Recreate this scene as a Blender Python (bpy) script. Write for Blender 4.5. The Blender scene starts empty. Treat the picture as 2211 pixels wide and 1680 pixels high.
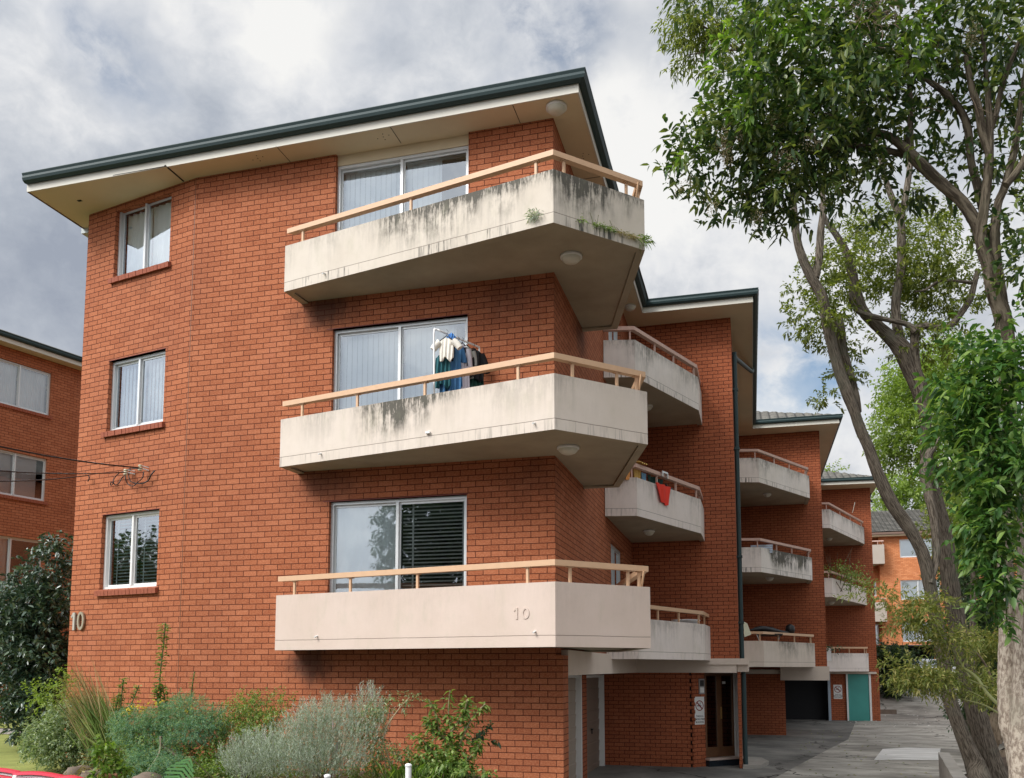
import bpy, math, random
import numpy as np
from mathutils import Vector
random.seed(7); RNG = np.random.default_rng(11)
S = bpy.context.scene; COL = S.collection
R = math.radians

# ---------------------------------------------------------------- camera
F, PX, PY, W0, H0 = 1889.0, 1105.5, 1261.0, 2211.0, 1680.0     # calibrated focal length / principal point (reference units)
PITCH, YAW = R(5.5), R(15.2)
EYE = np.array([0.0, 0.0, 1.6])
cd = bpy.data.cameras.new('camera'); cam = bpy.data.objects.new('camera', cd); COL.objects.link(cam)
cam.location = EYE; cam.rotation_euler = (R(90) + PITCH, 0, YAW)
cd.sensor_fit = 'HORIZONTAL'; cd.sensor_width = 36; cd.lens = 36 * F / W0
cd.shift_y = (PY - H0 / 2) / W0; cd.clip_end = 3000; cd.clip_start = 0.1
S.camera = cam
_fw = np.array([-math.sin(YAW) * math.cos(PITCH), math.cos(YAW) * math.cos(PITCH), math.sin(PITCH)])
_rt = np.array([math.cos(YAW), math.sin(YAW), 0.0]); _up = np.cross(_rt, _fw)
def ray(x, y): return _fw * F + _rt * (x - PX) - _up * (y - PY)
def at(x, y, D): return EYE + ray(x, y) * (D / F)               # survey point at distance D
def onY(x, y, Y): d = ray(x, y); return EYE + d * (Y / d[1])
def onZ(x, y, Z): d = ray(x, y); return EYE + d * ((Z - EYE[2]) / d[2])

# ---------------------------------------------------------------- light
S.view_settings.view_transform = 'Standard'; S.view_settings.look = 'None'
S.view_settings.exposure = 0.55; S.view_settings.gamma = 1; S.view_settings.use_curve_mapping = False
SUN_DIR = Vector((-0.52, -0.66, 0.72)).normalized()             # towards the sun, behind the viewer
sun_el = math.asin(SUN_DIR.z); sun_rot = math.atan2(SUN_DIR.x, SUN_DIR.y)
sl = bpy.data.lights.new('sun', 'SUN'); sl.energy = 2.35; sl.angle = R(26); sl.color = (1, 0.97, 0.925)
so = bpy.data.objects.new('sun', sl); COL.objects.link(so)
so.rotation_euler = (-SUN_DIR).to_track_quat('-Z', 'Y').to_euler()

class NT:
    def __init__(s, tree): s.t = tree; s.n = tree.nodes; s.l = tree.links
    def new(s, typ, **kw):
        n = s.n.new(typ)
        for k, v in kw.items(): setattr(n, k, v)
        return n
    def put(s, sock, v):
        if isinstance(v, bpy.types.NodeSocket): s.l.new(v, sock)
        elif v is not None: sock.default_value = v
    def math(s, op, a, b=None, c=None, clamp=False):
        n = s.new('ShaderNodeMath', operation=op, use_clamp=clamp)
        s.put(n.inputs[0], a); s.put(n.inputs[1], b)
        if c is not None: s.put(n.inputs[2], c)
        return n.outputs[0]
    def vmath(s, op, a, b=None):
        n = s.new('ShaderNodeVectorMath', operation=op); s.put(n.inputs[0], a)
        if b is not None: s.put(n.inputs[1], b)
        return n.outputs['Value'] if op in ('DOT_PRODUCT', 'LENGTH', 'DISTANCE') else n.outputs[0]
    def noise(s, vec, scale, detail=4, rough=.55, dist=0, out='Fac'):
        n = s.new('ShaderNodeTexNoise'); s.put(n.inputs['Vector'], vec); n.inputs['Scale'].default_value = scale
        n.inputs['Detail'].default_value = detail; n.inputs['Roughness'].default_value = rough; n.inputs['Distortion'].default_value = dist
        return n.outputs[out]
    def mix(s, f, a, b, blend='MIX'):
        n = s.new('ShaderNodeMix', data_type='RGBA', blend_type=blend)
        s.put(n.inputs[0], f); s.put(n.inputs[6], c4(a)); s.put(n.inputs[7], c4(b)); return n.outputs[2]
    def ramp(s, f, *st):
        n = s.new('ShaderNodeValToRGB'); s.put(n.inputs[0], f); e = n.color_ramp.elements
        while len(e) < len(st): e.new(.5)
        for el, (p, c) in zip(e, st): el.position = p; el.color = c4(c if not isinstance(c, (int, float)) else (c, c, c))
        return n.outputs[0]
    def smooth(s, x, a, b):
        n = s.new('ShaderNodeMapRange', interpolation_type='SMOOTHSTEP'); s.put(n.inputs[0], x)
        n.inputs[1].default_value = a; n.inputs[2].default_value = b; return n.outputs[0]
    def scale(s, vec, sc): return s.vmath('MULTIPLY', vec, sc)
    def bump(s, h, st=.3, d=.02, nrm=None):
        n = s.new('ShaderNodeBump'); s.put(n.inputs['Height'], h); n.inputs['Strength'].default_value = st; n.inputs['Distance'].default_value = d
        if nrm is not None: s.put(n.inputs['Normal'], nrm)
        return n.outputs[0]
def c4(c):
    if isinstance(c, (tuple, list)) and len(c) == 3: return (*c, 1)
    return c

# world: physical sky behind broken cloud
wd = bpy.data.worlds.new('World'); S.world = wd; wd.use_nodes = True
w = NT(wd.node_tree); w.n.clear()
sky = w.new('ShaderNodeTexSky', sky_type='NISHITA', sun_disc=False); sky.sun_elevation = sun_el; sky.sun_rotation = sun_rot
sky.air_density = 1.2; sky.dust_density = 1.0
tc = w.new('ShaderNodeTexCoord').outputs['Generated']
sep = w.new('ShaderNodeSeparateXYZ'); w.put(sep.inputs[0], tc)
hz = w.math('ADD', w.math('ABSOLUTE', sep.outputs[2]), 0.45)
cmb = w.new('ShaderNodeCombineXYZ'); w.put(cmb.inputs[0], w.math('DIVIDE', sep.outputs[0], hz)); w.put(cmb.inputs[1], w.math('DIVIDE', sep.outputs[1], hz))
flat = w.vmath('ADD', cmb.outputs[0], (3.1, 1.7, 0))
warp = w.vmath('SUBTRACT', w.noise(tc, 3.6, 5, .6, out='Color'), (.5, .5, .5))
flat2 = w.vmath('ADD', w.scale(tc, (1, 1, 1.25)), w.scale(warp, (.10, .10, .10)))
n1 = w.noise(flat2, 4.2, 9, .60); n2 = w.noise(flat2, 11.0, 7, .62); n3 = w.noise(flat, 1.1, 3, .5)
def blob(x, y, r):
    d = Vector(ray(x, y)).normalized()
    p = w.vmath('ADD', tc, w.scale(warp, (.22, .22, .22)))
    return w.smooth(w.vmath('DISTANCE', p, tuple(d)), r, r * .25)
def addup(lst):
    a = None
    for b, k in lst:
        v = w.math('MULTIPLY', b, k); a = v if a is None else w.math('ADD', a, v)
    return a
lum = w.math('ADD', w.math('MULTIPLY', w.math('SUBTRACT', n1, .5), 2.0), w.math('MULTIPLY', w.math('SUBTRACT', n2, .5), 1.0))
lum = w.math('ADD', lum, .62)
lum = w.math('ADD', lum, addup([(blob(380, 130, .20), .30), (blob(640, 190, .17), .30), (blob(860, 120, .16), .12), (blob(1330, 260, .22), .26), (blob(1500, 650, .3), .16), (blob(1650, 1000, .3), .2),
    (blob(60, 90, .20), .34), (blob(330, 300, .24), -.34), (blob(120, 420, .34), -.2), (blob(540, 290, .15), -.24), (blob(760, 200, .1), -.15), (blob(40, 700, .3), -.1), (blob(1000, 60, .14), -.1)]))
cloud = w.ramp(lum, (0.0, (.36, .40, .48)), (.3, (.47, .51, .58)), (.55, (.63, .66, .71)), (.78, (.82, .83, .85)), (1, (.95, .945, .93)))
hole = w.math('ADD', w.smooth(n3, .60, .74), addup([(blob(1190, 60, .10), .8), (blob(255, 75, .075), .7), (blob(1700, 815, .10), .75), (blob(1520, 40, .1), .6), (blob(790, 20, .07), .3)]), clamp=True)
hole = w.math('MULTIPLY', hole, w.smooth(n2, .30, .62))
bs = w.new('ShaderNodeBackground'); w.put(bs.inputs[0], sky.outputs[0]); bs.inputs[1].default_value = 0.085
glow = w.smooth(w.vmath('DOT_PRODUCT', tc, tuple(SUN_DIR)), .25, .95)
bc = w.new('ShaderNodeBackground'); w.put(bc.inputs[0], cloud); w.put(bc.inputs[1], w.math('ADD', w.math('MULTIPLY', glow, 1.1), .66))
ms = w.new('ShaderNodeMixShader'); w.put(ms.inputs[0], hole); w.l.new(bc.outputs[0], ms.inputs[1]); w.l.new(bs.outputs[0], ms.inputs[2])
w.l.new(ms.outputs[0], w.new('ShaderNodeOutputWorld').inputs[0])
S.cycles.max_bounces = 8; S.cycles.transparent_max_bounces = 24; S.cycles.use_denoising = True

# ---------------------------------------------------------------- helpers
ORG = {}
def tag(o, label=None, cat=None, group=None, kind=None):
    if label: o['label'] = label
    if cat: o['category'] = cat
    if group: o['group'] = group
    if kind: o['kind'] = kind
    return o
def thing(name, label, cat, loc=(0, 0, 0), group=None):
    o = bpy.data.objects.new(name, None); COL.objects.link(o); o.location = loc; o.empty_display_size = .2
    ORG[o.name] = Vector(loc); return tag(o, label, cat, group)
def link(o, parent, org):
    COL.objects.link(o); ORG[o.name] = org
    if parent is not None: o.parent = parent
def catmull(pts, k):
    P = [np.array(p, float) for p in pts]; out = []
    for i in range(len(P) - 1):
        a, b, c, d = P[max(i - 1, 0)], P[i], P[i + 1], P[min(i + 2, len(P) - 1)]
        for j in range(k):
            t = j / k; out.append(.5 * ((2 * b) + (c - a) * t + (2 * a - 5 * b + 4 * c - d) * t * t + (3 * b - a - 3 * c + d) * t ** 3))
    out.append(P[-1]); return out
class MB:
    def __init__(s): s.v = []; s.f = []; s.uv = []; s.mi = []; s.sm = False
    def face(s, pts, uv=None, m=0):
        i = len(s.v); s.v += [tuple(p) for p in pts]; s.f.append(tuple(range(i, i + len(pts))))
        if uv is None:
            a = Vector(pts[1]) - Vector(pts[0]); n = Vector((0, 0, 0))
            for k in range(2, len(pts)):
                n += (Vector(pts[k - 1]) - Vector(pts[0])).cross(Vector(pts[k]) - Vector(pts[0]))
            if n.length > 0: n.normalize()
            if abs(n.z) > .75: uv = [(p[0], p[1]) for p in pts]
            else:
                t = Vector((0, 0, 1)).cross(n); t.normalize() if t.length > 0 else None
                uv = [(p[0] * t.x + p[1] * t.y, p[2]) for p in pts]
        s.uv += list(uv); s.mi.append(m); return s
    def grid(s, G, closed_u=False, m=0, uv=None):   # G[i][j] points, shared verts (smooth)
        ni, nj = len(G), len(G[0]); b = len(s.v)
        for r in G: s.v += [tuple(p) for p in r]
        for i in range(ni - 1):
            for j in range(nj if closed_u else nj - 1):
                j2 = (j + 1) % nj
                s.f.append((b + i * nj + j, b + i * nj + j2, b + (i + 1) * nj + j2, b + (i + 1) * nj + j)); s.mi.append(m)
                if uv: s.uv += [uv(i, j), uv(i, j + 1), uv(i + 1, j + 1), uv(i + 1, j)]
                else: s.uv += [(j / nj, i / ni), ((j + 1) / nj, i / ni), ((j + 1) / nj, (i + 1) / ni), (j / nj, (i + 1) / ni)]
        return s
    def box(s, a, b, m=0):
        (x0, y0, z0), (x1, y1, z1) = a, b
        return s.hexa([(x0, y0, z0), (x1, y0, z0), (x1, y1, z0), (x0, y1, z0)], [(x0, y0, z1), (x1, y0, z1), (x1, y1, z1), (x0, y1, z1)], m)
    def hexa(s, lo, hi, m=0):
        s.face([hi[i] for i in range(len(hi))], m=m); s.face(lo[::-1], m=m); n = len(lo)
        for i in range(n):
            j = (i + 1) % n; s.face([lo[i], lo[j], hi[j], hi[i]], m=m)
        return s
    def prism(s, poly, z0, z1, m=0): return s.hexa([(x, y, z0) for x, y in poly], [(x, y, z1) for x, y in poly], m)
    def tube(s, pts, rad, n=8, cap=True, m=0, jit=0, k=0):
        if k:
            q = catmull([(*p, r) for p, r in zip(pts, rad if isinstance(rad, (list, tuple)) else [rad] * len(pts))], k)
            pts = [a[:3] for a in q]; rad = [max(a[3], 1e-4) for a in q]
        elif not isinstance(rad, (list, tuple)): rad = [rad] * len(pts)
        P = [np.array(p, float) for p in pts]; ref = np.array([.13, .31, .94]); G = []; L = 0; Ls = []
        for i, p in enumerate(P):
            t = P[min(i + 1, len(P) - 1)] - P[max(i - 1, 0)]; t /= (np.linalg.norm(t) + 1e-9)
            if abs(t @ ref) > .96: ref = np.array([.9, .2, .1])
            a = np.cross(t, ref); a /= np.linalg.norm(a); b = np.cross(t, a); ref = -b * 1.0 if False else ref
            if i: L += np.linalg.norm(p - P[i - 1])
            Ls.append(L)
            G.append([p + (a * math.cos(2 * math.pi * j / n) + b * math.sin(2 * math.pi * j / n)) * rad[i] * (1 + (jit * (RNG.random() - .5) if jit else 0)) for j in range(n)])
        s.sm = True; r0 = max(rad)
        s.grid(G, True, m, uv=lambda i, j: (j / n * 6.28 * r0, Ls[min(i, len(Ls) - 1)]))
        if cap:
            s.face(G[0][::-1], m=m); s.face(G[-1], m=m)
        return s
    def lathe(s, c, prof, n=24, m=0):
        s.sm = True; c = np.array(c, float)
        s.grid([[c + np.array([r * math.cos(2 * math.pi * j / n), r * math.sin(2 * math.pi * j / n), z]) for j in range(n)] for r, z in prof], True, m); return s
    def build(s, name, mat, parent=None, smooth=None):
        org = ORG[parent.name] if parent is not None else Vector((0, 0, 0))
        if parent is None and s.v:
            a = np.array(s.v); org = Vector((float((a[:, 0].min() + a[:, 0].max()) / 2), float((a[:, 1].min() + a[:, 1].max()) / 2), float(a[:, 2].min())))
        me = bpy.data.meshes.new(name); me.from_pydata([tuple(Vector(v) - org) for v in s.v], [], s.f)
        ul = me.uv_layers.new(name='UVMap'); ul.data.foreach_set('uv', np.array(s.uv, np.float32).ravel())
        for mm in (mat if isinstance(mat, (list, tuple)) else [mat]): me.materials.append(mm)
        me.polygons.foreach_set('material_index', s.mi)
        if (smooth if smooth is not None else s.sm): me.polygons.foreach_set('use_smooth', [len(f) == 4 for f in s.f])
        me.update(); o = bpy.data.objects.new(name, me); link(o, parent, org)
        if parent is None: o.location = org
        return o
def offset(chain, d):          # offset an open chain to its left by d, mitred
    out = []; n = len(chain)
    for i, p in enumerate(chain):
        p = np.array(p, float); ns = []
        for a, b in ((i - 1, i), (i, i + 1)):
            if 0 <= a and b < n:
                t = np.array(chain[b], float) - np.array(chain[a], float); t /= np.linalg.norm(t); ns.append(np.array([-t[1], t[0]]))
        if len(ns) == 1: q = p + ns[0] * d
        else:
            m = ns[0] + ns[1]; m /= np.linalg.norm(m); q = p + m * d / max(.3, m @ ns[0])
        out.append((float(q[0]), float(q[1])))
    return out

# leaves: numpy leaf builder -------------------------------------------------
def norm(a): return a / (np.linalg.norm(a, axis=1, keepdims=True) + 1e-9)
def leaves(name, P, D, U, L, Wd, mat, parent=None, shape='fold', droop=.25, fold=.18, org=None):
    P = np.asarray(P, float); N = len(P); D = norm(D); sd = norm(np.cross(D, U)); U = np.cross(sd, D)
    L = np.broadcast_to(L, (N,)).reshape(N, 1); Wd = np.broadcast_to(Wd, (N,)).reshape(N, 1)
    dn = np.array([[0, 0, -1.0]])
    def pt(t, s_, up): return P + D * L * t + sd * Wd * s_ + U * Wd * up + dn * L * droop * t * t
    if shape == 'fold':
        V = np.stack([pt(0, 0, 0), pt(.45, .5, fold), pt(1, 0, 0), pt(.45, -.5, fold)], 1); F_ = np.array([[0, 1, 2], [0, 2, 3]])
    else:
        V = np.stack([pt(0, 0, 0), pt(.28, .43, fold), pt(.3, 0, 0), pt(.28, -.43, fold), pt(.66, .38, fold * .8), pt(.68, 0, 0), pt(.66, -.38, fold * .8), pt(1, 0, 0)], 1)
        F_ = np.array([[0, 1, 2], [0, 2, 3], [2, 1, 4], [2, 4, 5], [3, 2, 5], [3, 5, 6], [5, 4, 7], [6, 5, 7]])
    nv = V.shape[1]; V = V.reshape(-1, 3)
    F_ = (F_[None] + (np.arange(N) * nv)[:, None, None]).reshape(-1, 3)
    o_ = ORG[parent.name] if parent is not None else Vector(V.mean(0))
    V = V - np.array(o_)
    me = bpy.data.meshes.new(name); me.vertices.add(len(V)); me.vertices.foreach_set('co', V.astype(np.float32).ravel())
    me.loops.add(F_.size); me.loops.foreach_set('vertex_index', F_.ravel().astype(np.int32))
    me.polygons.add(len(F_)); me.polygons.foreach_set('loop_start', np.arange(0, F_.size, 3, dtype=np.int32)); me.polygons.foreach_set('loop_total', np.full(len(F_), 3, np.int32))
    me.update(calc_edges=True)
    at_ = me.attributes.new('tint', 'FLOAT', 'FACE'); k = len(F_) // max(N, 1)
    at_.data.foreach_set('value', np.repeat(RNG.random(N), k).astype(np.float32))
    if shape != 'fold': me.polygons.foreach_set('use_smooth', [True] * len(F_))
    me.materials.append(mat); o = bpy.data.objects.new(name, me); link(o, parent, o_)
    if parent is None: o.location = o_
    return o
def rnd(n): return norm(RNG.normal(size=(n, 3)))
def twigs(C, T, TL, per, spread=.9, lead=.6):   # C twig starts, T dirs, TL length -> leaf positions/dirs
    n = len(C); t = (np.arange(per) + .6) / per
    P = (C[:, None] + T[:, None] * (TL * t)[None, :, None]).reshape(-1, 3)
    TT = np.repeat(T, per, 0); rr = rnd(n * per); perp = norm(rr - TT * np.sum(rr * TT, 1, keepdims=True))
    D = norm(TT * lead + perp * spread); return P, D
def blobpts(blobs, dens=1.0, shell=.55):
    C = []; O = []
    for (x, y, D, rx, ry, rz, n) in blobs:
        n = int(n * dens); c = at(x, y, D); k = D / F
        q = rnd(n) * (RNG.random((n, 1)) ** shell)
        C.append(c + _rt * q[:, :1] * rx * k + _up * q[:, 1:2] * ry * k + np.array([-math.sin(YAW), math.cos(YAW), 0]) * q[:, 2:] * rz); O.append(q[:, :1] * _rt + q[:, 1:2] * _up + q[:, 2:] * np.array([-math.sin(YAW), math.cos(YAW), 0]))
    return np.concatenate(C), norm(np.concatenate(O))
def foliage(name, blobs, L, Wd, mat, parent, TL=.35, per=10, up=.1, shape='fold', droop=.3, dens=1.0, shell=.55, jit=.3):
    C, O = blobpts(blobs, dens, shell); T = norm(O * .7 + rnd(len(C)) * .8 + np.array([[0, 0, up]]))
    P, D = twigs(C, T, TL, per); n = len(P); P = P + RNG.normal(size=(n, 3)) * TL * .06
    U = norm(rnd(n) * .7 + np.array([[0, 0, 1.0]]))
    return leaves(name, P, D, U, L * (1 + jit * (RNG.random(n) - .5) * 2), Wd * (1 + jit * (RNG.random(n) - .5)), mat, parent, shape, droop)
# ---------------------------------------------------------------- materials
def mat(name):
    m = bpy.data.materials.new(name); m.use_nodes = True; t = NT(m.node_tree); t.n.clear()
    o = t.new('ShaderNodeOutputMaterial'); b = t.new('ShaderNodeBsdfPrincipled'); t.l.new(b.outputs[0], o.inputs[0]); t.b = b; t.o = o; return m, t
def obj_co(t): return t.new('ShaderNodeTexCoord').outputs['Object']
def geo_pos(t): return t.new('ShaderNodeNewGeometry').outputs['Position']
def simple(name, col, rough=.6, var=.12, scale=6, bump=0, metal=0, spec=.4, bscale=60):
    m, t = mat(name); p = geo_pos(t)
    n = t.noise(p, scale, 5, .6); f = t.math('ADD', t.math('MULTIPLY', n, var * 2), 1 - var)
    c = t.mix(1.0, col, t.mix(0, (1, 1, 1), (1, 1, 1)), 'MULTIPLY')
    sc = t.new('ShaderNodeVectorMath', operation='SCALE'); t.put(sc.inputs[0], c); t.put(sc.inputs['Scale'], f)
    t.put(t.b.inputs['Base Color'], sc.outputs[0]); t.put(t.b.inputs['Roughness'], rough); t.b.inputs['Metallic'].default_value = metal
    t.b.inputs['Specular IOR Level'].default_value = spec
    if bump: t.put(t.b.inputs['Normal'], t.bump(t.noise(p, bscale, 4, .6), bump, .01))
    return m
def brick(name, c1, c2, c3, mortar, scale=1.0, relief=.5, soot=.25):
    m, t = mat(name); uv = t.new('ShaderNodeTexCoord').outputs['UV']
    wob = t.scale(t.vmath('SUBTRACT', t.noise(uv, 9, 2, .5, out='Color'), (.5, .5, .5)), (.006, .006, 0))
    u2 = t.vmath('ADD', uv, wob)
    b = t.new('ShaderNodeTexBrick', offset=.5); t.put(b.inputs['Vector'], u2); b.inputs['Scale'].default_value = scale
    b.inputs['Brick Width'].default_value = .235; b.inputs['Row Height'].default_value = .086; b.inputs['Mortar Size'].default_value = .0062
    b.inputs['Mortar Smooth'].default_value = .25; b.inputs['Bias'].default_value = 0
    b.inputs['Color1'].default_value = (0, 0, 0, 1); b.inputs['Color2'].default_value = (1, 1, 1, 1); b.inputs['Mortar'].default_value = (.5, .5, .5, 1)
    rr = b.outputs['Color']
    base = t.ramp(rr, (0, c1), (.5, c2), (1, c3))
    face = t.noise(t.scale(uv, (34, 95, 1)), 1, 5, .7, .6)        # rock-face rustication
    base = t.mix(t.smooth(face, .38, .68), t.mix(1, base, (.80, .74, .70), 'MULTIPLY'), t.mix(.20, base, (.78, .42, .24)))
    big = t.noise(geo_pos(t), .55, 5, .62)
    base = t.mix(t.math('MULTIPLY', t.smooth(big, .42, .75), soot), base, (.20, .07, .045))
    base = t.mix(t.math('MULTIPLY', t.smooth(t.noise(geo_pos(t), 2.3, 4, .6), .58, .8), .22), base, (.52, .20, .12))
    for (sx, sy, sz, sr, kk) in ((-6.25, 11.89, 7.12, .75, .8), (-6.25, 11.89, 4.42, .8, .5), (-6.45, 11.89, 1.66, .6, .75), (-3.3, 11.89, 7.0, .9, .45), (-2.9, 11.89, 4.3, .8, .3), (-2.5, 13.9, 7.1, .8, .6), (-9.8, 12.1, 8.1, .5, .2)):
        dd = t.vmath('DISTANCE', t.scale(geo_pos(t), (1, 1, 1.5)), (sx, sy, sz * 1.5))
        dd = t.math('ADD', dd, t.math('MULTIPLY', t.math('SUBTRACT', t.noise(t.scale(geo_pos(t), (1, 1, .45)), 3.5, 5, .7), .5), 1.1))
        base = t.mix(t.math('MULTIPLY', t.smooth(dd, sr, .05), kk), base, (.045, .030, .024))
    wash = t.math('MULTIPLY', t.smooth(t.noise(t.scale(geo_pos(t), (1.2, 1.2, .8)), 1.4, 5, .65), .60, .78), .14); base = t.mix(wash, base, (.60, .30, .19))
    col = t.mix(b.outputs['Fac'], base, mortar)
    t.put(t.b.inputs['Base Color'], col); t.b.inputs['Roughness'].default_value = .88; t.b.inputs['Specular IOR Level'].default_value = .2
    h = t.math('ADD', t.math('MULTIPLY', b.outputs['Fac'], -1.0), t.math('MULTIPLY', face, .75))
    t.put(t.b.inputs['Normal'], t.bump(h, relief, .012)); return m
def paint(name, col, stain=.0, drip=.0, joint=True, rough=.75, seed=0, grime=.3, umask=None):
    """painted cement render; UV = metres along the parapet, metres above its underside"""
    m, t = mat(name); uv = t.new('ShaderNodeTexCoord').outputs['UV']; sp = t.new('ShaderNodeSeparateXYZ'); t.put(sp.inputs[0], uv)
    u, v = sp.outputs[0], sp.outputs[1]; uvo = t.vmath('ADD', uv, (seed * 3.7, seed * 1.3, seed))
    p = geo_pos(t)
    c = t.mix(t.smooth(t.noise(p, 1.4, 5, .6), .3, .75), t.mix(1, col, (.93, .92, .90), 'MULTIPLY'), col)
    c = t.mix(t.math('MULTIPLY', t.smooth(t.noise(p, 9, 4, .65), .5, .8), .12), c, (.45, .38, .30))
    if stain > 0:
        st = t.math('ADD', t.math('MULTIPLY', t.noise(t.scale(uvo, (14, 1.1, 1)), 1, 5, .72), .55), t.math('MULTIPLY', t.noise(t.scale(uvo, (3.8, 2.6, 1)), 1, 5, .7), .45)); pt = t.noise(t.scale(uvo, (1.25, .4, 1)), 1, 3, .5)
        fine = t.noise(t.scale(uvo, (40, 8, 1)), 1, 4, .7)
        top = t.smooth(v, .08, .70)
        k = t.math('MULTIPLY', t.smooth(st, .40, .62), t.smooth(pt, .36, .56)); k = t.math('MULTIPLY', k, t.math('ADD', t.math('MULTIPLY', top, .85), .10))
        k = t.math('ADD', k, t.math('MULTIPLY', t.math('MULTIPLY', t.smooth(v, .50, .76), t.smooth(fine, .32, .66)), .50))
        k = t.math('MULTIPLY', k, t.math('ADD', t.math('MULTIPLY', fine, .8), .5))
        if umask: k = t.math('MULTIPLY', k, t.math('ADD', t.math('MULTIPLY', t.math('MULTIPLY', t.smooth(u, umask[0] - .3, umask[0] + .3), t.smooth(u, umask[1] + .3, umask[1] - .3)), .85), .15))
        c = t.mix(t.math('MULTIPLY', k, stain, clamp=True), c, (.10, .092, .075))
        g = t.math('MULTIPLY', t.smooth(t.noise(t.scale(uvo, (5, 2, 1)), 1, 4, .6), .5, .8), grime)
        c = t.mix(g, c, (.40, .39, .27))
    if drip > 0:
        dk = t.math('MULTIPLY', t.smooth(t.noise(t.scale(uvo, (22, 1.2, 1)), 1, 4, .7), .50, .66), t.math('MULTIPLY', t.smooth(v, .165, .125), t.smooth(t.noise(t.scale(uvo, (.9, 0, 1)), 1, 2), .42, .56)))
        c = t.mix(t.math('MULTIPLY', dk, drip, clamp=True), c, (.09, .085, .075))
    h = t.noise(p, 45, 5, .65)
    if joint:
        wv = t.math('ADD', v, t.math('MULTIPLY', t.math('SUBTRACT', t.noise(t.scale(uvo, (2, 0, 1)), 1, 5, .7), .5), .022))
        d = t.math('ABSOLUTE', t.math('SUBTRACT', wv, .142)); ln = t.smooth(d, .0065, .002)
        c = t.mix(t.math('MULTIPLY', ln, .75), c, (.12, .09, .07)); h = t.math('SUBTRACT', h, t.math('MULTIPLY', ln, 1.5))
    t.put(t.b.inputs['Base Color'], c); t.b.inputs['Roughness'].default_value = rough; t.b.inputs['Specular IOR Level'].default_value = .25
    t.put(t.b.inputs['Normal'], t.bump(h, .25, .006)); return m
def leafmat(name, a, b_, c, rough=.42, trans=.35, spec=.5):
    m, t = mat(name); at_ = t.new('ShaderNodeAttribute', attribute_name='tint'); col = t.ramp(at_.outputs['Fac'], (0, a), (.55, b_), (1, c))
    big = t.noise(geo_pos(t), 1.1, 3, .5); col = t.mix(t.math('MULTIPLY', t.smooth(big, .35, .7), .35), col, a)
    t.put(t.b.inputs['Base Color'], col); t.b.inputs['Roughness'].default_value = rough; t.b.inputs['Specular IOR Level'].default_value = spec
    tr = t.new('ShaderNodeBsdfTranslucent'); t.put(tr.inputs[0], t.mix(1, col, (1.5, 1.6, .7), 'MULTIPLY'))
    mx = t.new('ShaderNodeMixShader'); mx.inputs[0].default_value = trans; t.l.new(t.b.outputs[0], mx.inputs[1]); t.l.new(tr.outputs[0], mx.inputs[2]); t.l.new(mx.outputs[0], t.o.inputs[0]); return m
def bark(name, a, b_, c, sc=1.0, st=.8, ridge=(16, 3.2)):
    m, t = mat(name); uv = t.new('ShaderNodeTexCoord').outputs['UV']
    r = t.noise(t.scale(uv, (ridge[0] * sc, ridge[1] * sc, 1)), 1, 7, .7, .25); p = t.noise(geo_pos(t), 2.2, 4, .6)
    col = t.mix(t.smooth(r, .42, .57), a, b_); col = t.mix(t.math('MULTIPLY', t.smooth(p, .5, .72), .55), col, c)
    t.put(t.b.inputs['Base Color'], col); t.b.inputs['Roughness'].default_value = .9; t.b.inputs['Specular IOR Level'].default_value = .15
    t.put(t.b.inputs['Normal'], t.bump(r, st, .05)); return m
M = {}
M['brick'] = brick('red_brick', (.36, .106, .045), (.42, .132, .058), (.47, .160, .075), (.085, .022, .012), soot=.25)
M['brick_shaded'] = brick('red_brick_wings_shaded', (.31, .076, .030), (.36, .093, .038), (.40, .11, .046), (.050, .012, .009), relief=.45)  # deeper copy of the front brick, the wings' lack of sun in its colour
M['brick_far'] = brick('orange_brick', (.56, .19, .07), (.66, .25, .10), (.74, .31, .14), (.32, .13, .065), relief=.3, soot=.1)
M['sillbrick'] = simple('sill_brick', (.30, .085, .045), .8, .2, 25, .5)
M['cream'] = paint('balcony_render_clean', (.63, .515, .445), stain=.10, seed=21)
M['creamA'] = paint('balcony_render_stained', (.63, .565, .485), stain=2.4, drip=1.2, seed=1, grime=.3, umask=(2.4, 30))
M['creamB'] = paint('balcony_render_streaked', (.66, .58, .505), stain=2.3, drip=.35, seed=3.4, grime=.22, umask=(2.0, 3.5))
M['pinkA'] = paint('balcony_render_greyed', (.80, .735, .68), stain=1.0, drip=1.3, seed=5)
M['pinkB'] = paint('balcony_render_pale', (.78, .70, .65), stain=.5, drip=.5, seed=7)
M['pinkC'] = paint('balcony_render_black_streaks', (.80, .74, .69), stain=3.2, drip=.8, seed=9.3, umask=(1.2, 4.2))
M['beamr'] = paint('far_balcony_render', (.42, .37, .32), joint=False)
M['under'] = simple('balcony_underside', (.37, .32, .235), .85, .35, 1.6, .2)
M['soffit'] = simple('eaves_lining', (.64, .54, .37), .8, .14, 1.2)
M['fascia'] = simple('fascia_board', (.60, .575, .50), .55, .05, 3)
M['gutter'] = simple('gutter_dark_green', (.020, .042, .044), .6, .15, 5)
M['rail'] = simple('handrail_paint', (.60, .385, .235), .5, .10, 12, .1)
M['rail_pink'] = simple('handrail_paint_faded', (.56, .37, .30), .6, .2, 9, .15)
M['white_paint'] = simple('white_paint', (.74, .74, .72), .45, .05, 5)
M['alu'] = simple('aluminium_frame', (.62, .64, .64), .35, .05, 20, metal=.35)
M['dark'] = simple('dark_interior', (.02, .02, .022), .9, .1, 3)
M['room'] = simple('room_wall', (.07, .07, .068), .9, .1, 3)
M['blind'] = simple('white_blind', (.88, .90, .91), .7, .04, 4)
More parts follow.
